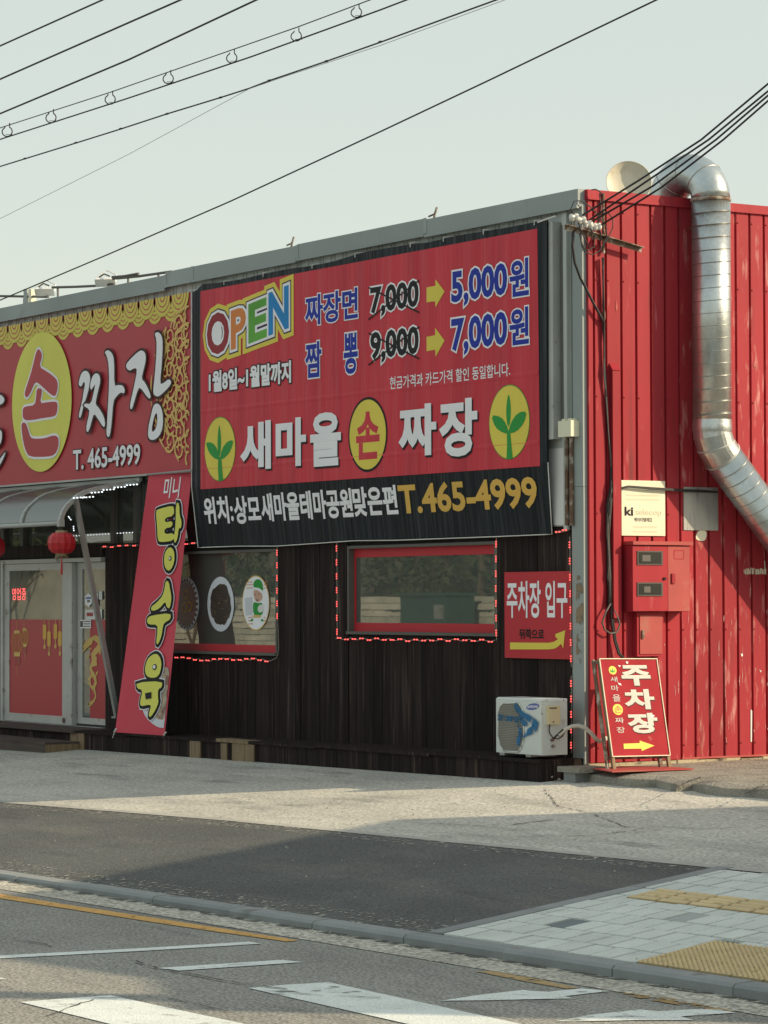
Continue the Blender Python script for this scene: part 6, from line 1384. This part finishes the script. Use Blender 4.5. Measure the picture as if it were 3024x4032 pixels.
cable(rr_((0, 607), (560, 427), (1100, 245), (1659, 42), (1800, -12)), YC, 6, 'black cable running through the hanging rings')
c6 = cable(rr_((0, 725), (330, 623), (525, 562), (727, 496), (960, 425), (1085, 385), (1170, 352), (1421, 267), (1659, 183), (2000, 58), (2160, 0)), YC, 6, 'twisted dark cable below the ring carrying pair')
for p in ((108, 692), (330, 623), (525, 562), (727, 497), (960, 426), (1172, 352), (1421, 268), (1655, 184)):
    c = F(R(*p), YC); MB().tube([c + RT * -.012, c + RT * .012 + V3((0, 0, .006))], .009, 5).build('cable_tie', X['rubber'], c6)
cable(rr_((0, 952), (560, 672), (1085, 387), (1250, 330), (1659, 197), (2170, 10)), YC - .05, 2.2, 'very thin grey wire joining the twisted cable', X['thin'])
cable([(0, 1182), R(475, 1106), R(1000, 878), R(1659, 572), T(600, 305), T(1235, 0)], YC + .8, 6, 'long black cable crossing just above the roof line')

# ================================================================== ACROSS THE ROAD (seen mirrored in the windows) and the shading house
rw = thing('stone_wall', 'rough stone retaining wall across the road', 'wall', (-36, -19, -.6))
rr = random.Random(12); zrow = .12; row = 0
for row in range(10):
    hgt_ = .15; x = -45 + (row % 2) * .25
    while x < -29:
        w = rr.uniform(.4, .8); piece('stone_block', X['block'], rw, (x + .006, -19.3, zrow + .006), (x + w - .006, -18.98 + rr.uniform(-.05, .05), zrow + hgt_ - .006)); x += w
    zrow += hgt_
MB().box((-47, -19.6, -.8), (-26.5, -19.06, 1.6)).build('core', X['joint'], rw)
def refl(p, y):                                      # where the mirrored sight line through a window point meets the far side
    q = F(p, .065); c = V3((CAM.x, -CAM.y, CAM.z)); d = q - c; return q + d * ((q.y - y) / (-d.y)) if False else c + d * ((y - c.y) / d.y)
bw = MB(); bw.box((-66, -19.4, -1.2), (-47, -19.0, 2.6)); bw.build('boundary_wall', X['block'], None, label='long pale stone faced wall across the road', cat='wall')
bank = MB(); bank.add([(-70, -19.6, 1.3), (-20, -19.6, 1.3), (-20, -30, 3.6), (-70, -30, 3.6), (-70, -50, 4.2), (-20, -50, 4.2)], [(0, 1, 2, 3), (3, 2, 5, 4)]); struct(bank.build('bank', X['soil']), 'dry grassy bank above the stone wall')
ca, cb_ = refl(H(552, 620), -18), refl(H(845, 450), -18)
gc = thing('utility_cabinet', 'dark green cabinet in front of the stone wall', 'cabinet', (ca.x, -18.3, -.6)); MB().box((ca.x, -18.7, -.6), (cb_.x, -18.0, cb_.z - .06)).build('casing', X['dgreen'], gc); MB().box((ca.x - .05, -18.75, cb_.z - .06), (cb_.x + .05, -17.95, cb_.z)).build('lid', X['dgreen'], gc)
na, nb_ = refl(H(762, 612), -17.99), refl(H(818, 525), -17.99); MB().box((na.x, -17.995, na.z), (nb_.x, -17.99, nb_.z)).build('notice', X['plate'], gc)
def tree(c, h, seed, leaf, label):
    rr = random.Random(seed); t = thing('street_tree', label, 'tree', c, 'trees across the road'); tips = []; mb = MB()
    def br(p, d, l, r, dep):
        q = p + d * l; m_ = p.lerp(q, .5) + V3((rr.uniform(-1, 1), rr.uniform(-1, 1), 0)) * l * .06; mb.tube([p, m_, q], r, 5, rs=[r, r * .85, r * .65]); tips.append((q, dep))
        if dep == 0: return
        for k in range(3 if dep > 1 else 4): br(q, (d + V3((rr.uniform(-1, 1), rr.uniform(-1, 1), rr.uniform(-.1, .8))) * .75).normalized(), l * rr.uniform(.6, .85), r * .6, dep - 1)
    br(V3(c), V3((0, 0, 1)), h * .3, h * .022, 4); mb.build('trunk', X['bark'], t)
    if leaf:
        lm = MB()
        for q, dep in tips:
            if dep > 1: continue
            for k in range(16):
                p = q + V3((rr.gauss(0, 1), rr.gauss(0, 1), rr.gauss(0, .7))) * h * .05; s_ = rr.uniform(.15, .42); a = V3((rr.uniform(-1, 1), rr.uniform(-1, 1), rr.uniform(-1, 1))) * s_; b = V3((rr.uniform(-1, 1), rr.uniform(-1, 1), rr.uniform(-1, 1))) * s_
                lm.add([p, p + a, p + b], [(0, 1, 2)])
        lm.build('crown', X['leaf'], t, kind='stuff')
for c, h, s, lf, l in [((-35.3, -17.6, -.6), 3.6, 3, False, 'bare tree before the stone wall, left of the green cabinet'), ((-30.5, -21, 1.2), 6.5, 5, True, 'dense evergreen on the bank right of the green cabinet'), ((-34, -24, 2), 7, 8, True, 'dense evergreen farther up the bank'), ((-40.5, -17.8, -.6), 3.4, 11, False, 'bare tree reflected in the food sticker window'), ((-48, -24, 2), 8, 15, True, 'large evergreen at the bank end'), ((-38, -21.5, 1.3), 5.5, 21, True, 'dense evergreen low on the bank behind the stone wall'), ((-43, -22, 1.5), 6, 22, True, 'broad evergreen between the two bare trees'), ((-52, -18.2, -.6), 5, 23, True, 'dark bushy tree before the long pale wall'), ((-32, -20.5, 1.1), 4.5, 24, True, 'short evergreen just above the stone wall')]: tree(c, h, s, lf, l)
def shrub(c, r_, seed, label):
    rr = random.Random(seed); t = thing('shrub', label, 'shrub', c, 'shrubs on the bank across the road'); lm = MB()
    for k in range(420):
        d = V3((rr.gauss(0, 1), rr.gauss(0, 1), rr.gauss(0, 1))).normalized() * r_ * rr.uniform(.5, 1.0); p = V3(c) + V3((d.x * 1.2, d.y, abs(d.z) * .9 + .1)); q = r_ * .16
        lm.add([p, p + V3((rr.uniform(-q, q), rr.uniform(-q, q), rr.uniform(-q, q))), p + V3((rr.uniform(-q, q), rr.uniform(-q, q), rr.uniform(-q, q)))], [(0, 1, 2)])
    lm.build('foliage', X['leaf'], t, kind='stuff')
    for k in range(4): MB().tube([V3(c) + V3((0, 0, -.2)), V3(c) + V3((rr.uniform(-.5, .5), rr.uniform(-.4, .4), r_ * .8))], .03, 5).build('stem', X['bark'], t)
for i_, (x_, y_, r_) in enumerate([(-29.6, -20.6, 1.3), (-31.8, -21.4, 1.6), (-34.4, -20.8, .9), (-37.2, -21.6, 1.2), (-41.3, -20.7, 1.0), (-44.6, -21.2, 1.5), (-33.2, -23.4, 1.7), (-38.8, -24, 1.8)]):
    shrub((x_, y_, 1.3 + (-19.6 - y_) * .22), r_, 50 + i_, ['low evergreen shrub above the right end of the stone wall', 'broad evergreen shrub right of the green cabinet', 'smallest shrub, just above the stone wall behind the cabinet', 'shrub above the stone wall between the two bare trees', 'shrub behind the left bare tree', 'broad shrub at the left end of the stone wall', 'large shrub higher up the bank behind the cabinet', 'largest shrub high on the bank'][i_])
hu = V3((.672, .741, 0)).normalized(); hn = V3((-hu.y, hu.x, 0)); te = math.tan(math.asin(SUN.z))
def hp3(p_, a_, z_): q = hn * p_ + hu * a_; return V3((q.x, q.y, z_))
nb = thing('neighbour_house', 'plain gabled house beyond the right side of the forecourt', 'house', hp3(-7.5, 12, -.2)); DD = 9.4
def hgt(a_): return (a_ + DD) * te - .4
pf = [(-3.1, 1.35), (-7.6, 3.2), (-10.35, 2.45), (-11.5, .8), (-12.7, .35)]
MB().prism([hp3(pf[0][0], DD, -.4)] + [hp3(p, DD, hgt(a)) for p, a in pf] + [hp3(pf[-1][0], DD, -.4)], hu * 7).build('walls', X['plaster'], nb)
for (pa, aa), (pb2, ab) in zip(pf, pf[1:]):
    a_, b_ = hp3(pa, DD - .1, hgt(aa) - .02), hp3(pb2, DD - .1, hgt(ab) - .02); MB().prism([a_, b_, b_ + V3((0, 0, .05)), a_ + V3((0, 0, .05))], hu * 7.2).build('roof', X['tarred'], nb)
up = thing('utility_pole', 'grey concrete utility pole at the roadside right of the forecourt', 'utility pole', hp3(-12.25, 6.5, -.6))
MB().tube([hp3(-12.25, 6.5, -.6), hp3(-12.25, 6.5, 9.5)], .15, 16, rs=[.15, .11]).build('shaft', X['plaster'], up, smooth=True)
MB().bar(hp3(-13.2, 6.5, 8.9), hp3(-11.3, 6.5, 8.9), .08, .08).build('crossarm', X['rust'], up)
